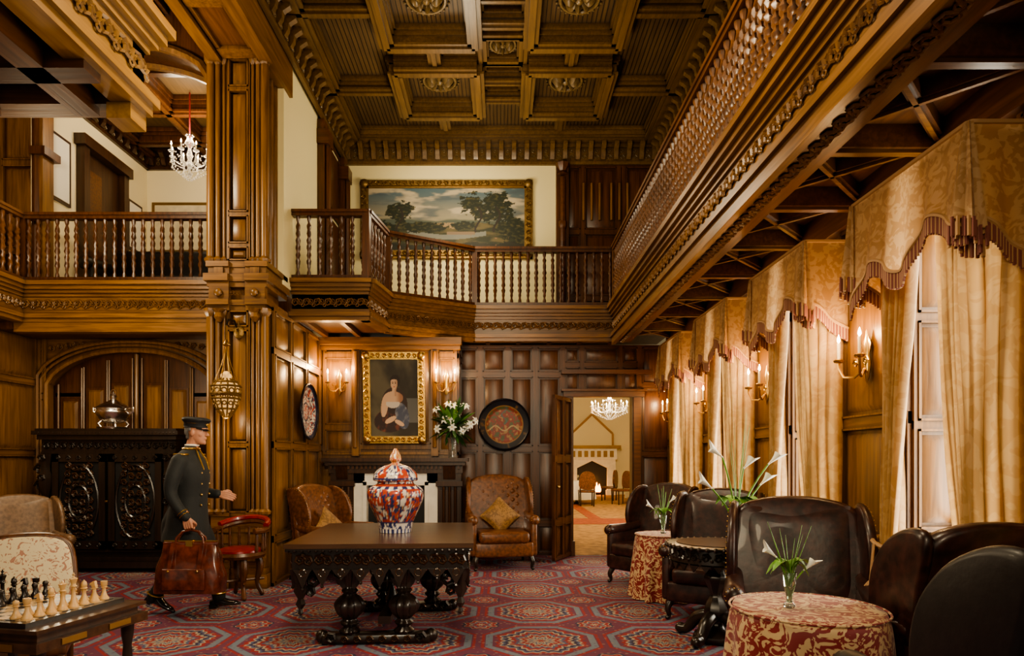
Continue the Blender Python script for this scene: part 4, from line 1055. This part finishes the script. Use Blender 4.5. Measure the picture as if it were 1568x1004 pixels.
# ------------------------------------------------------------------ flowers
def calla_vase(x,y,z,H,specs,big=1):
    par=empty('calla_lily_vase')
    mb=MB()
    vh=.20*big;n=len(specs)
    mb.lathe(interp([(.03*big,0),(.034*big,.01),(.016*big,.04*big),(.022*big,.08*big),(.034*big,.13*big),(.04*big,vh)],3),(x,y,z),GLASS,16);mb.obj('glass_vase',par,angle=60)
    mb=MB();rnd=random.Random(int(x*100+y*10))
    mb.lathe([(.012*big,.02),(.014*big,.08*big),(.022*big,.12*big)],(x,y,z),WATER,10)
    for a,spf,hf_ in specs:
        l=H*hf_;sp=spf*H
        P=[Vector((x+sp*t**1.8*cos(a),y+sp*t**1.8*sin(a)*.6,z+.05+(l-.05)*t)) for t in [k/6 for k in range(7)]]
        mb.tube(P,.005*big,GREEN,6);tip=P[-1];dr=Vector((cos(a)*.75,sin(a)*.4,.65)).normalized()
        side=dr.cross(Vector((0,1,0))).normalized();up=dr.cross(side)
        S=.062*big
        def fn(u,v):
            an=u*2*pi;r=S*(.08+.40*v**2.0);f=v+ (.55*v**3)*max(0,-cos(an));p=tip+dr*(S*1.3*f)+side*(r*cos(an))+up*(r*sin(an)*.9);return tuple(p)
        mb.grid(fn,20,10,WHITEF,wu=True)
        mb.tube([tuple(tip+dr*S*.2),tuple(tip+dr*S*1.0)],.006*big,YEL,6)
    for i in range(n+6):
        a=rnd.uniform(0,6.28);l=.13*big*rnd.uniform(.7,1.25);wd=.035*big
        def lf(u,v):
            r=l*v;zz=z+vh+.04*sin(v*pi)*2*big*.7+.02*v*cos(i);w_=wd*sin(pi*min(1,v*.95+.03))*(2*u-1);return (x+r*cos(a)-w_*sin(a),y+r*sin(a)+w_*cos(a),zz+.3*abs(w_))
        mb.grid(lf,4,8,GREEN)
    for i in range(8):
        a=rnd.uniform(0,6.28);s_=rnd.uniform(.03,.12)*big
        mb.tube([(x,y,z+.1),(x+s_*.3*cos(a),y+s_*.3*sin(a),z+H*.7),(x+s_*cos(a),y+s_*sin(a),z+H*rnd.uniform(1.15,1.5))],[.003,.0025,.001],GREEN,4)
    mb.obj('flowers',par,angle=80)
calla_vase(1.33,2.97,.740,.27,[(pi,.22,.85),(.1,.25,.62)],.8)
calla_vase(1.82,4.98,.776,.68,[(pi*.95,.16,.98),(.5,.10,.85),(0,.36,.90),(pi,.28,.62),(.3,.30,.66)],1.35)
calla_vase(1.66,6.62,.664,.34,[(pi,.3,.75),(0.2,.2,.95)],.95)
par=empty('lily_bouquet_vase');bx,by,bz=-.70,8.94,1.452
mb=MB();mb.lathe(interp([(.06,0),(.065,.01),(.055,.1),(.06,.2),(.075,.28)],3),(bx,by,bz),GLASS,16);mb.obj('glass_vase',par)
mb=MB();rnd=random.Random(3)
for i in range(130):
    a=rnd.uniform(0,6.28);el=rnd.uniform(-.4,1.5);R=rnd.uniform(.2,.42)
    d=Vector((cos(a)*cos(el)*.85,sin(a)*cos(el)*.4-.12,sin(el)*1.2));c=Vector((bx,by,bz+.40))
    t=c+d*R;sd=d.cross(Vector((0,.3,1)));sd=sd.normalized() if sd.length>.01 else Vector((1,0,0))
    def lf(u,v): p=c.lerp(t,.3+.8*v)+sd*(.028*sin(pi*min(1,v))*(2*u-1));return (p.x,p.y-.02,p.z-.06*v*v)
    mb.grid(lf,2,6,DGREEN if i%3 else GREEN)
    if i%5==0: mb.tube([(bx,by,bz+.1),tuple(c),tuple(t)],.004,DGREEN,4)
for i in range(20):
    a=rnd.uniform(-pi,0.2);el=rnd.uniform(-.4,1.4);d=Vector((cos(a)*cos(el),-abs(sin(a))*cos(el)*.45,sin(el)*1.1));c=Vector((bx,by,bz+.42))+d*rnd.uniform(.16,.38)
    f=(d+Vector((0,-.8,.1))).normalized();s1=f.cross(Vector((0,0,1))).normalized();s2=f.cross(s1)
    for k in range(6):
        b=k*pi/3
        dd=s1*cos(b)+s2*sin(b);pp=s1*-sin(b)+s2*cos(b)
        def pf2(u,v): p=c+dd*(.07*v)+f*(.03*v-.04*v**3)+pp*(.016*sin(pi*min(1,v*.93+.05))*(2*u-1));return tuple(p)
        mb.grid(pf2,2,5,WHITEF)
    mb.sph(tuple(c+f*.02),.009,YEL,5,4)
mb.obj('lilies',par,angle=80)
# ------------------------------------------------------------------ carved cabinet
mb=MB().fr((-5.0,8.32,0))
W=.85
mb.box(-W,W,-.28,.2,.12,1.72,EBON)
mb.box(-W-.04,W+.04,-.3,.26,0.06,.14,EBON);mb.box(-W-.02,W+.02,-.28,.24,.14,.2,EBON)
mb.box(-W-.03,W+.03,-.3,.25,1.68,1.74,EBON);mb.box(-W-.07,W+.07,-.32,.29,1.74,1.79,EBON);mb.box(-W-.04,W+.04,-.3,.27,1.79,1.82,EBON)
for u in (-W,W): mb.sph((u,.1,.05),.05,EBON);mb.sph((u,-.2,.05),.05,EBON)
for i in range(40): mb.sph((-W-.02+i*(2*W+.04)/39,.28,1.765),.016,EBON,6,4)
for i in range(16): mb.scroll(-W+.06+i*.107,1.60,.21,.045,EBON,r=.013,fl=1 if i%2 else -1);mb.sph((-W+.1+i*.107,.21,1.64),.014,EBON,5,4)
mb.box(-W,W,.2,.225,1.50,1.53,EBON);mb.box(-W,W,.2,.225,.26,.29,EBON)
for a,b in ((-W+.16,-.02),(.02,W-.16)):
    mb.box(a,b,.19,.215,.3,1.5,EBON)
    for (p,q,r_,t_) in ((a,a+.08,.3,1.5),(b-.08,b,.3,1.5),(a,b,.3,.40),(a,b,1.40,1.5)): mb.box(p,q,.2,.245,r_,t_,EBON)
    mb.box(a+.08,b-.08,.215,.218,.4,1.4,BLACK)
    c=(a+b)/2;w_=(b-a)/2-.08
    mb.ring(c,.9,.235,w_*.95,.014,EBON,24,5,1.9);mb.ring(c,.9,.235,w_*.5,.014,EBON,20,5,1.6)
    for j in range(9):
        for i in range(2):
            z=.46+j*.108;u=.05+i*.09
            for sg in (-1,1): mb.scroll(c+sg*u,z+.03*(i%2),.235,.045,EBTOP,fl=sg*(1 if (i+j)%2 else -1),r=.014,ph=j)
    for j in range(6): mb.sph((c,.24,.5+j*.16),.028,EBON,6,4)
    for z in (.35,1.45):
        for i in range(5): mb.scroll(a+.08+i*(b-a-.16)/4,z,.25,.03,EBON,r=.01)
for u in (-W+.07,W-.07):
    mb.lathe(interp([(.04,.2),(.06,.26),(.035,.34),(.055,.5),(.07,.7),(.05,.85),(.035,.95),(.06,1.05),(.075,1.2),(.05,1.3),(.06,1.42),(.07,1.5)],3),(u,.23,0),EBON,14,lobes=6,la=.1)
    for z in (.3,.6,.9,1.2,1.45): mb.scroll(u,z,.30,.05,EBON,r=.016,fl=1 if u>0 else -1)
    for z in (1.3,1.1): mb.scroll(u+(.06 if u>0 else -.06),z,.24,.08,EBON,r=.022,fl=1 if u>0 else -1)
mb.sph((.0,.25,.9),.02,BRASS,6,4)
mb.obj('carved_cabinet')
mb=MB();mb.rot((-5.0,8.22,1.82),0,1.12)
mb.lathe([(.16,0),(.17,.02),(.08,.03)],(0,0,0),SILVER,24)
for i in range(4): a=i*pi/2+.7;mb.tube([(.12*cos(a),.12*sin(a),.02),(.15*cos(a),.15*sin(a),.06),(.1*cos(a),.1*sin(a),.12)],.012,SILVER,6)
mb.lathe(interp([(.05,.06),(.12,.09),(.17,.16),(.18,.2),(.17,.22),(.185,.235),(.14,.27),(.07,.31),(.03,.34),(.04,.37),(.02,.4),(.005,.43)],3),(0,0,0),SILVER,28,lobes=14,la=.02)
for sg in (-1,1): mb.tube([(sg*.17,0,.17),(sg*.23,0,.2),(sg*.23,0,.25),(sg*.17,0,.24)],.01,SILVER,6)
mb.tube([(.03*cos(i*pi/6),0,.42+.03*sin(i*pi/6)) for i in range(12)],.006,SILVER,5,closed=True);mb.obj('silver_tureen')
mb=MB().rot((-4.9,9.4,3.58))
mb.rbox(-1.0,1.0,-.4,.4,.1,.45,.08,LBLACK,3);mb.rbox(-1.0,1.0,.2,.45,.3,1.0,.1,LBLACK,3)
for sg in (-1,1): mb.limb([(sg*.98,-.35,.62),(sg*.98,.3,.66)],[.11,.11],LBLACK,12);mb.rbox(*((.88,1.06) if sg>0 else (-1.06,-.88)),-.38,.4,.0,.62,.04,LBLACK,3)
mb.obj('leather_sofa',angle=75)
# ------------------------------------------------------------------ dining room beyond
mb=MB();mb.box(-1.5,7,10.6,27,-.12,-.001,TCARP);mb.box(.8,2.15,9.6,10.6,-.101,.002,TCARP);mb.box(.9,6,14.2,15.6,-.001,.006,RCARP);mb.box(2.1,2.4,15.6,26,-.001,.006,RCARP);mb.obj('floor_dining_room')
mb=MB()
mb.box(-1.5,7,26.5,26.6,0,4.6,CREAM2);mb.box(-1.6,-1.5,10.6,26.6,0,4.6,CREAM2);mb.box(7,7.1,10.6,26.6,0,4.6,CREAM2)
mb.box(-1.5,.85,10.6,10.7,0,4.6,CREAM2);mb.box(2.2,7,10.6,10.7,0,4.6,CREAM2);mb.box(.85,2.2,10.6,10.7,2.6,4.6,CREAM2)
mb.box(.75,.85,9.72,10.6,0,2.6,RED);mb.box(2.1,2.2,9.72,10.6,0,2.6,RED)
mb.obj('wall_dining_room')
mb=MB();mb.box(-1.6,7.1,10.6,26.6,4.6,4.7,CREAM2);mb.box(.75,2.2,9.72,10.6,2.6,2.7,CREAM2);mb.obj('ceiling_dining_room')
mb=MB().fr((3.65,26.4,0))
for a,b in ((-.95,-.62),(.62,.95)): mb.box(a,b,0,.3,0,1.75,MARBLE);mb.box(a-.05,b+.05,0,.36,0,.2,MARBLE)
mb.box(-1.0,1.0,0,.35,1.45,1.9,MARBLE);mb.box(-1.15,1.15,0,.45,1.9,2.02,OLDGOLD)
for i in range(7): mb.box(-.85+i*.26,-.7+i*.26,.35,.38,1.55,1.8,OLDGOLD)
mb.box(-.62,.62,0,.1,0,1.45,BLACK);mb.prism([(-.62,1.45),(-.62,1.1),(0,1.4),(.62,1.1),(.62,1.45)],.05,.3,MARBLE,ax=1)
mb.prism([(-.9,2.02),(.9,2.02),(.8,2.5),(0,3.25),(-.8,2.5)],0,.2,CREAM2,ax=1)
for p,q in (((-.85,2.5),(0,3.3)),((0,3.3),(.85,2.5)),((-.85,2.02),(-.85,2.5)),((.85,2.02),(.85,2.5))): mb.tube([(p[0],.2,p[1]),(q[0],.2,q[1])],.05,FGOLD,6)
rnd=random.Random(5)
for i in range(9): u=rnd.uniform(-.35,.35);mb.lathe([(.05,0),(.08,.08),(.05,.2),(.005,.34*rnd.uniform(.6,1.2))],(u,.15,.12),FIRE,8)
for i in range(4): mb.tube([(-.4,.2,.08+.05*i),(.4,.12,.1+.04*i)],.05,EBON,6)
mb.obj('stone_fireplace')
def dtable(x,y):
    mb=MB()
    def fn(u,v):
        a=u*2*pi
        if v<.3:r=.55*v/.3;return (x+r*cos(a),y+r*sin(a),.75)
        t=(v-.3)/.7;r=.56+.06*t+.04*t*cos(10*a);return (x+r*cos(a),y+r*sin(a),lerp(.745,.15,t))
    mb.grid(fn,60,12,LINEN,wu=True);mb.lathe([(.25,0),(.05,.05),(.04,.7)],(x,y,0),EBON,10)
    for k in range(5): mb.lathe([(.03,0),(.005,.01),(.005,.08),(.035,.12),(.03,.18)],(x+.3*cos(k*1.3),y+.3*sin(k*1.3),.75),GLASS,8)
    mb.obj('dining_table')
dtable(2.42,21.0);dtable(4.75,21.5)
def dchair(x,y,rz,m=LTAN):
    mb=MB().rot((x,y,0),rz)
    mb.rbox(-.24,.24,-.24,.24,.42,.5,.03,m,2)
    mb.prism(smooth_poly([(-.22,.55),(-.24,.9),(-.1,1.06),(.1,1.06),(.24,.9),(.22,.55)],3),.2,.26,m,ax=1)
    for a in(-1,1):
        for b in(-1,1): mb.tube([(a*.2,b*.2,.0),(a*.21,b*.21,.44)],.022,EBON,6)
        mb.tube([(a*.22,.23,.44),(a*.23,.24,.9)],.022,EBON,6)
    mb.obj('dining_chair')
dchair(3.8,20.6,-1.2);dchair(3.75,22.6,-2);dchair(2.6,19.9,pi)
plight('dining_light',(2.5,14,3.6),300,(1,.82,.54),.3);plight('fire_glow',(3.65,25.9,.5),25,(1,.4,.1),.1)
# ------------------------------------------------------------------ the porter
man=empty('porter');MX,MY=-2.95,6.05
T=Matrix.Translation((MX,MY,0))
def loft(mb,lv,m,seg=28):
    lv=[tuple(q) for q in lv];n=len(lv)-1
    def fn(u,v):
        z,cx,cy,rx,ry=lv[round(v*n)];a=u*2*pi;c,s_=cos(a),sin(a);k=.85
        return (cx+rx*math.copysign(abs(c)**k,c),cy+ry*math.copysign(abs(s_)**k,s_),z)
    mb.grid(fn,seg,n,m,wu=True,cap=True)
mb=MB();mb.M=T
loft(mb,[(.66,-.05,0,.205,.195),(.74,-.04,0,.195,.19),(.80,-.03,0,.18,.187),(.90,-.025,0,.165,.182),(1.0,-.015,0,.15,.172),(1.08,-.005,0,.142,.165),(1.16,0,0,.145,.172),(1.25,.005,0,.152,.186),(1.34,.0,0,.148,.2),(1.40,-.01,0,.135,.205),(1.45,-.015,0,.11,.185),(1.49,-.012,0,.082,.12),(1.52,0,0,.066,.072),(1.56,.008,0,.06,.062)],CLOTHU)
mb.limb([(-.01,-.185,1.41),(-.045,-.235,1.27),(-.06,-.25,1.13),(.0,-.26,1.01),(.085,-.262,.905)],[.078,.068,.056,.05,.045],CLOTHU,16)
mb.limb([(-.01,.185,1.41),(-.05,.225,1.27),(-.06,.24,1.15),(.06,.24,1.10),(.16,.22,1.09)],[.078,.068,.056,.05,.044],CLOTHU,16)
mb.limb([(-.1,0,.95),(-.17,0,.82),(-.22,.0,.70)],[.1,.1,.06],CLOTHU,12)
mb.obj('uniform_coat',man,remesh=.011,smoothit=5)
mb=MB();mb.M=T
loft(mb,[(.70,-.02,0,.13,.15),(.8,-.02,0,.15,.17),(.95,-.02,0,.14,.165)],TROUS)
mb.limb([(-.02,-.085,.86),(-.05,-.09,.68),(-.085,-.095,.48),(-.20,-.095,.30),(-.295,-.095,.15)],[.098,.09,.068,.062,.062],TROUS,16)
mb.limb([(.0,.085,.86),(.09,.09,.68),(.165,.095,.49),(.20,.095,.28),(.225,.095,.11)],[.098,.09,.068,.062,.062],TROUS,16)
mb.obj('trousers',man,remesh=.011,smoothit=4)
mb=MB();mb.M=T
def shoe(ax,ay,az,pitch):
    o=mb.M.copy();mb.M=o@Matrix.Translation((ax,ay,az))@Matrix.Rotation(pitch,4,'Y')
    def fn(u,v):
        a=u*2*pi;x=lerp(-.085,.205,v);w=.047*(sin(pi*min(1,max(.04,v*.93+.06)))**.45);w*= .82+.3*ss(.2,.7,v) ;h=lerp(.105,.05,ss(.25,.75,v))*(1 if v<.9 else .8)*(min(1,sin(pi*min(.97,max(.06,v)))**.3+.05))
        return (x,w*cos(a),h*(.5+.5*sin(a)))
    mb.grid(fn,18,18,SHOE,wu=True,cap=True);mb.box(-.085,-.02,-.036,.036,-.012,.03,SHOE);mb.M=o
shoe(-.295,-.095,.084,math.radians(24));shoe(.23,.095,.018,math.radians(-6))
mb.obj('shoes',man,angle=70)
mb=MB();mb.M=T
for q,(x,y,z,tx) in enumerate(((-.28,-.095,.175,-.5),(.222,.095,.15,.05))):
    mb.tube([(x+.066*cos(a),y+.066*sin(a),z+tx*.066*cos(a)*.8) for a in [i*pi/8 for i in range(16)]],.007,GOLD,5,closed=True)
for sg in (-1,1):
    mb.rbox(-.06,.045,*( (.11,.215) if sg>0 else (-.215,-.11)),1.462,1.482,.008,GOLD,2)
mb.tube([(.07*cos(a)+.004,.072*sin(a),1.528) for a in [i*pi/10 for i in range(20)]],.012,GOLD,6,closed=True)
for sg in (-1,1): mb.tube([(.066,sg*.03,1.52),(.12,sg*.06,1.42),(.148,sg*.05,1.33)],.007,GOLD,5)
for z in (1.3,1.2,1.1,1.0):
    for y in (-.075,.075): mb.sph((.137 if z>1.05 else .132,y,z),.012,BRASS,6,5)
p=(.07,-.262,.922);q=(.085,-.262,.905)
d=(Vector(q)-Vector(p)).normalized();sd=Vector((0,1,0));up=d.cross(sd)
for off in (0,-.03): mb.tube([tuple(Vector(p)+d*off+(sd*cos(a)+up*sin(a))*.049) for a in [i*pi/7 for i in range(14)]],.004,GOLD,4,closed=True)
mb.tube([(.056*cos(a)+.012,.058*sin(a),1.562) for a in [i*pi/10 for i in range(20)]],.009,LINEN,6,closed=True)
mb.rbox(-.07,.06,-.193,-.178,.90,.945,.004,CLOTHU,2)
mb.obj('uniform_trim',man)
HZ=1.575
mb=MB();mb.M=T@Matrix.Translation((.055,0,HZ))@Matrix.Rotation(math.radians(3),4,'Y')
lv=[]
for z,xf,xb,hw in ((-.005,.055,.02,.018),(.0,.075,-.0,.03),(.018,.083,-.03,.045),(.045,.080,-.062,.056),(.075,.082,-.085,.063),(.1,.080,-.096,.069),(.125,.078,-.101,.073),(.15,.084,-.103,.075),(.175,.078,-.1,.073),(.2,.062,-.088,.062),(.22,.03,-.06,.042),(.23,.0,-.03,.015)):
    lv.append((z,(xf+xb)/2,0,(xf-xb)/2,hw))
loft(mb,lv,SKIN,28)
mb.limb([(-.045,0,-.06),(-.035,0,.0),(-.02,0,.06)],[.056,.055,.06],SKIN,14)
mb.limb([(.078,0,.128),(.093,0,.105),(.105,0,.086)],[.009,.011,.013],SKIN,10);mb.sph((.092,.011,.083),.009,SKIN);mb.sph((.092,-.011,.083),.009,SKIN)
mb.limb([(.076,-.02,.058),(.087,0,.06),(.076,.02,.058)],[.006,.008,.006],SKIN,8);mb.limb([(.074,-.018,.047),(.085,0,.047),(.074,.018,.047)],[.006,.008,.006],SKIN,8)
mb.sph((.072,0,.012),.018,SKIN);mb.limb([(.07,-.05,.142),(.083,-.025,.145),(.083,.025,.145),(.07,.05,.142)],[.007,.009,.009,.007],SKIN,8)
for sg in (-1,1):
    mb.sph((-.012,sg*.075,.1),.032,SKIN,10,8,(.6,.32,1.0));mb.sph((.05,sg*.045,.085),.022,SKIN,8,6,(.9,.7,.9))
mb.obj('head',man,remesh=.0045,smoothit=2)
mb=MB();mb.M=T@Matrix.Translation((.055,0,HZ))
for sg in (-1,1):
    mb.sph((.069,sg*.032,.125),.0125,EYEW,10,8);mb.sph((.079,sg*.033,.125),.006,BLACK,8,6);mb.tube([(.074,sg*.018,.14),(.082,sg*.033,.145),(.068,sg*.052,.14)],.004,HAIR,5)
mb.tube([(.083,-.017,.0525),(.090,0,.0535),(.083,.017,.0525)],.0025,SKIND,5)
mb.obj('face_details',man)
mb=MB();mb.M=T@Matrix.Translation((.055,0,HZ))
def hf(u,v):
    a=lerp(math.radians(95),math.radians(265),u);z=lerp(.045,.175,v)
    if u<.12 or u>.88: z=max(z,lerp(.12,.175,v))
    hw=lerp(.06,.075,min(1,(z-.03)/.08));rx=.094 if z>.08 else .08
    return (-.012+rx*cos(a)*1.02,hw*sin(a)*1.06,z)
mb.grid(hf,30,8,HAIR)
mb.obj('hair',man,angle=80,solid=.008)
mb=MB();mb.M=T@Matrix.Translation((.047,0,HZ+.163))@Matrix.Rotation(math.radians(5),4,'Y')
CAP=simple('cap_cloth',(.014,.015,.018),.6)
loft(mb,[(-.012,0,0,.102,.083),(.03,0,0,.104,.085),(.05,.0,0,.122,.10),(.062,.003,0,.128,.106),(.078,.004,0,.118,.098),(.088,.004,0,.08,.065)],CAP,32)
mb.tube([(.105*cos(a),.086*sin(a),.03) for a in [i*pi/12 for i in range(24)]],.003,GOLD,5,closed=True)
mb.tube([(.104*cos(a),.085*sin(a),-.008) for a in [i*pi/12 for i in range(24)]],.005,BLACK,5,closed=True)
def vis(u,v):
    a=lerp(-1.15,1.15,u);r=1+.42*v*cos(a*1.2);return (.102*cos(a)*r,.083*sin(a)*(1+.12*v),-.008-.028*v*cos(a))
mb.grid(vis,20,6,SHOE);mb.sph((.107,0,.025),.014,GOLD,8,6,(.4,1,1.2))
mb.obj('peaked_cap',man,angle=60)
def hand(M,side,curl,name):
    mb=MB();mb.M=M
    mb.limb([(-.05,0,0),(-.01,0,0)],[.026,.027],SKIN,12)
    for k in range(4):
        y=side*(.030-.020*k)
        mb.limb([(.0,y*.6,0),(.045,y*.95,0),(.085,y,-.002)],[.017,.016,.012],SKIN,10)
        L=(.040,.045,.042,.033)[k];a=0;p=Vector((.088,y,-.002));P=[p.copy()]
        for j,f in enumerate((1,.65,.5)):
            a+=curl[j];p=p+Vector((cos(a),0,-sin(a)))*(L*f);P.append(p.copy())
        mb.limb(P,[.0095,.009,.008,.007],SKIN,8)
    P=[(.015,side*.028,-.004),(.045,side*.052,-.016),(.065,side*.056,-.034),(.082,side*.045,-.046)]
    mb.limb(P,[.014,.012,.010,.008],SKIN,8)
    mb.obj(name,man,remesh=.0032,smoothit=2)
Mr=T@Matrix.Translation((.092,-.262,.893))@Matrix.Rotation(math.radians(80),4,'Y')@Matrix.Rotation(math.radians(90),4,'X')
hand(Mr,1,(1.2,1.5,1.0),'hand_right')
Ml=T@Matrix.Translation((.185,.218,1.088))@Matrix.Rotation(math.radians(12),4,'Y')@Matrix.Rotation(math.radians(70),4,'X')
hand(Ml,1,(.6,.8,.5),'hand_left')
mb=MB().rot((MX+.13,MY-.262,0))
def bag(u,v):
    a=u*2*pi;z=lerp(.235,.66,v);t=v
    hw=lerp(.30,.235,t**1.3)+.015*sin(pi*t);hd=lerp(.13,.035,t**1.2)+.02*sin(pi*t)
    c,s_=cos(a),sin(a);k=.45
    return (hw*math.copysign(abs(c)**k,c)+.006*sin(z*30+c*3),hd*math.copysign(abs(s_)**k,s_)+.004*sin(c*9+z*20),z)
mb.grid(bag,56,20,LBAG,wu=True,cap=True)
mb.rbox(-.245,.245,-.025,.025,.645,.685,.012,LBAG,2);mb.tube([(-.24,0,.69),(.24,0,.69)],.008,BRASS,6)
mb.rbox(-.19,.19,-.155,-.13,.27,.46,.015,LBAG,3)
for sg in (-1,1):
    mb.prism([(-.152,.42),(-.14,.43),(-.055,.67),(-.07,.68)],sg*.13-.016,sg*.13+.016,LBAG,ax=0)
    mb.sph((sg*.13,-.155,.44),.012,BRASS,6,5)
    mb.tube([(-.13,sg*.03,.655),(-.12,sg*.025,.72),(-.07,sg*.012,.775),(0,0,.79),(.07,sg*.012,.775),(.12,sg*.025,.72),(.13,sg*.03,.655)],.010,LBAG,8)
mb.box(-.03,.03,-.04,.03,.64,.70,BRASS)
mb.obj('leather_travel_bag',angle=60)
# ------------------------------------------------------------------ general lights: added fills, no fixtures modelled
def spot(name,loc,tgt,e,size=70,col=(1,.80,.52),r=.3):
    l=bpy.data.lights.new(name,'SPOT');l.energy=e;l.color=col;l.spot_size=math.radians(size);l.spot_blend=.8;l.shadow_soft_size=r
    o=bpy.data.objects.new(name,l);bpy.context.collection.objects.link(o);o.location=loc
    o.rotation_euler=(Vector(tgt)-Vector(loc)).to_track_quat('-Z','Y').to_euler()
WC=(1,.81,.53)
plight('hall_chandelier_light',(-.2,3.4,4.7),290,WC,.3)  # unseen overhead fill added for the hall, no chandelier hangs there
plight('hall_fill_light_b',(-4.4,5.6,4.7),230,WC,.25)  # second overhead fill, added over the left side without a chandelier
plight('hall_fill_low',(-1.2,4.6,2.3),78,WC,.3)  # added mid-room fill for lower walls and soffits, no lamp stands there
plight('hall_fill_left',(-4.6,6.6,2.5),70,WC,.2)  # fill added for the left part of the hall, not a fixture
plight('gallery_fill_light',(-.6,8.9,5.0),80,(1,.86,.60),.3)  # added to brighten the upper cream wall, no lamp in the gallery
spot('ceiling_fill_spot',(0,7.2,3.9),(0,8.4,6.7),215,110,(1,.80,.52),.3)  # added spot that brightens the ceiling, no uplight fitting
spot('picture_fill_spot',(-.9,7.6,6.2),(-.9,10.4,5.2),110,60,(1,.88,.62))  # added spot on the landscape, no picture light fitted
spot('hearth_fill_spot',(-1.3,6.9,3.0),(-1.5,9.1,.9),60,50,(1,.84,.58),.2)  # added spot brightening the hearth, without a fitting
spot('front_spot_a',(.6,-.8,3.4),(-1.6,6.4,.7),640,60,(1,.84,.60),.4)  # unseen spot added behind the camera to light the furniture
spot('front_spot_b',(-.6,-.8,2.9),(2.1,4.6,1.6),240,60,(1,.80,.52),.4)  # second unseen spot added behind the camera, towards the window side
w=bpy.data.worlds.new('World');bpy.context.scene.world=w;w.use_nodes=True
w.node_tree.nodes['Background'].inputs[0].default_value=(1,.85,.64,1);w.node_tree.nodes['Background'].inputs[1].default_value=.48
# ------------------------------------------------------------------ camera
cam=bpy.data.cameras.new('camera');co=bpy.data.objects.new('camera',cam);bpy.context.collection.objects.link(co)
co.location=(0,0,1.42);co.rotation_euler=(math.radians(90),0,0);cam.sensor_width=36;cam.lens=22.5;cam.shift_x=.009;cam.shift_y=.129;cam.clip_start=.05
bpy.context.scene.camera=co
try:
    bpy.context.scene.view_settings.look='AgX - Medium High Contrast'
except Exception: pass
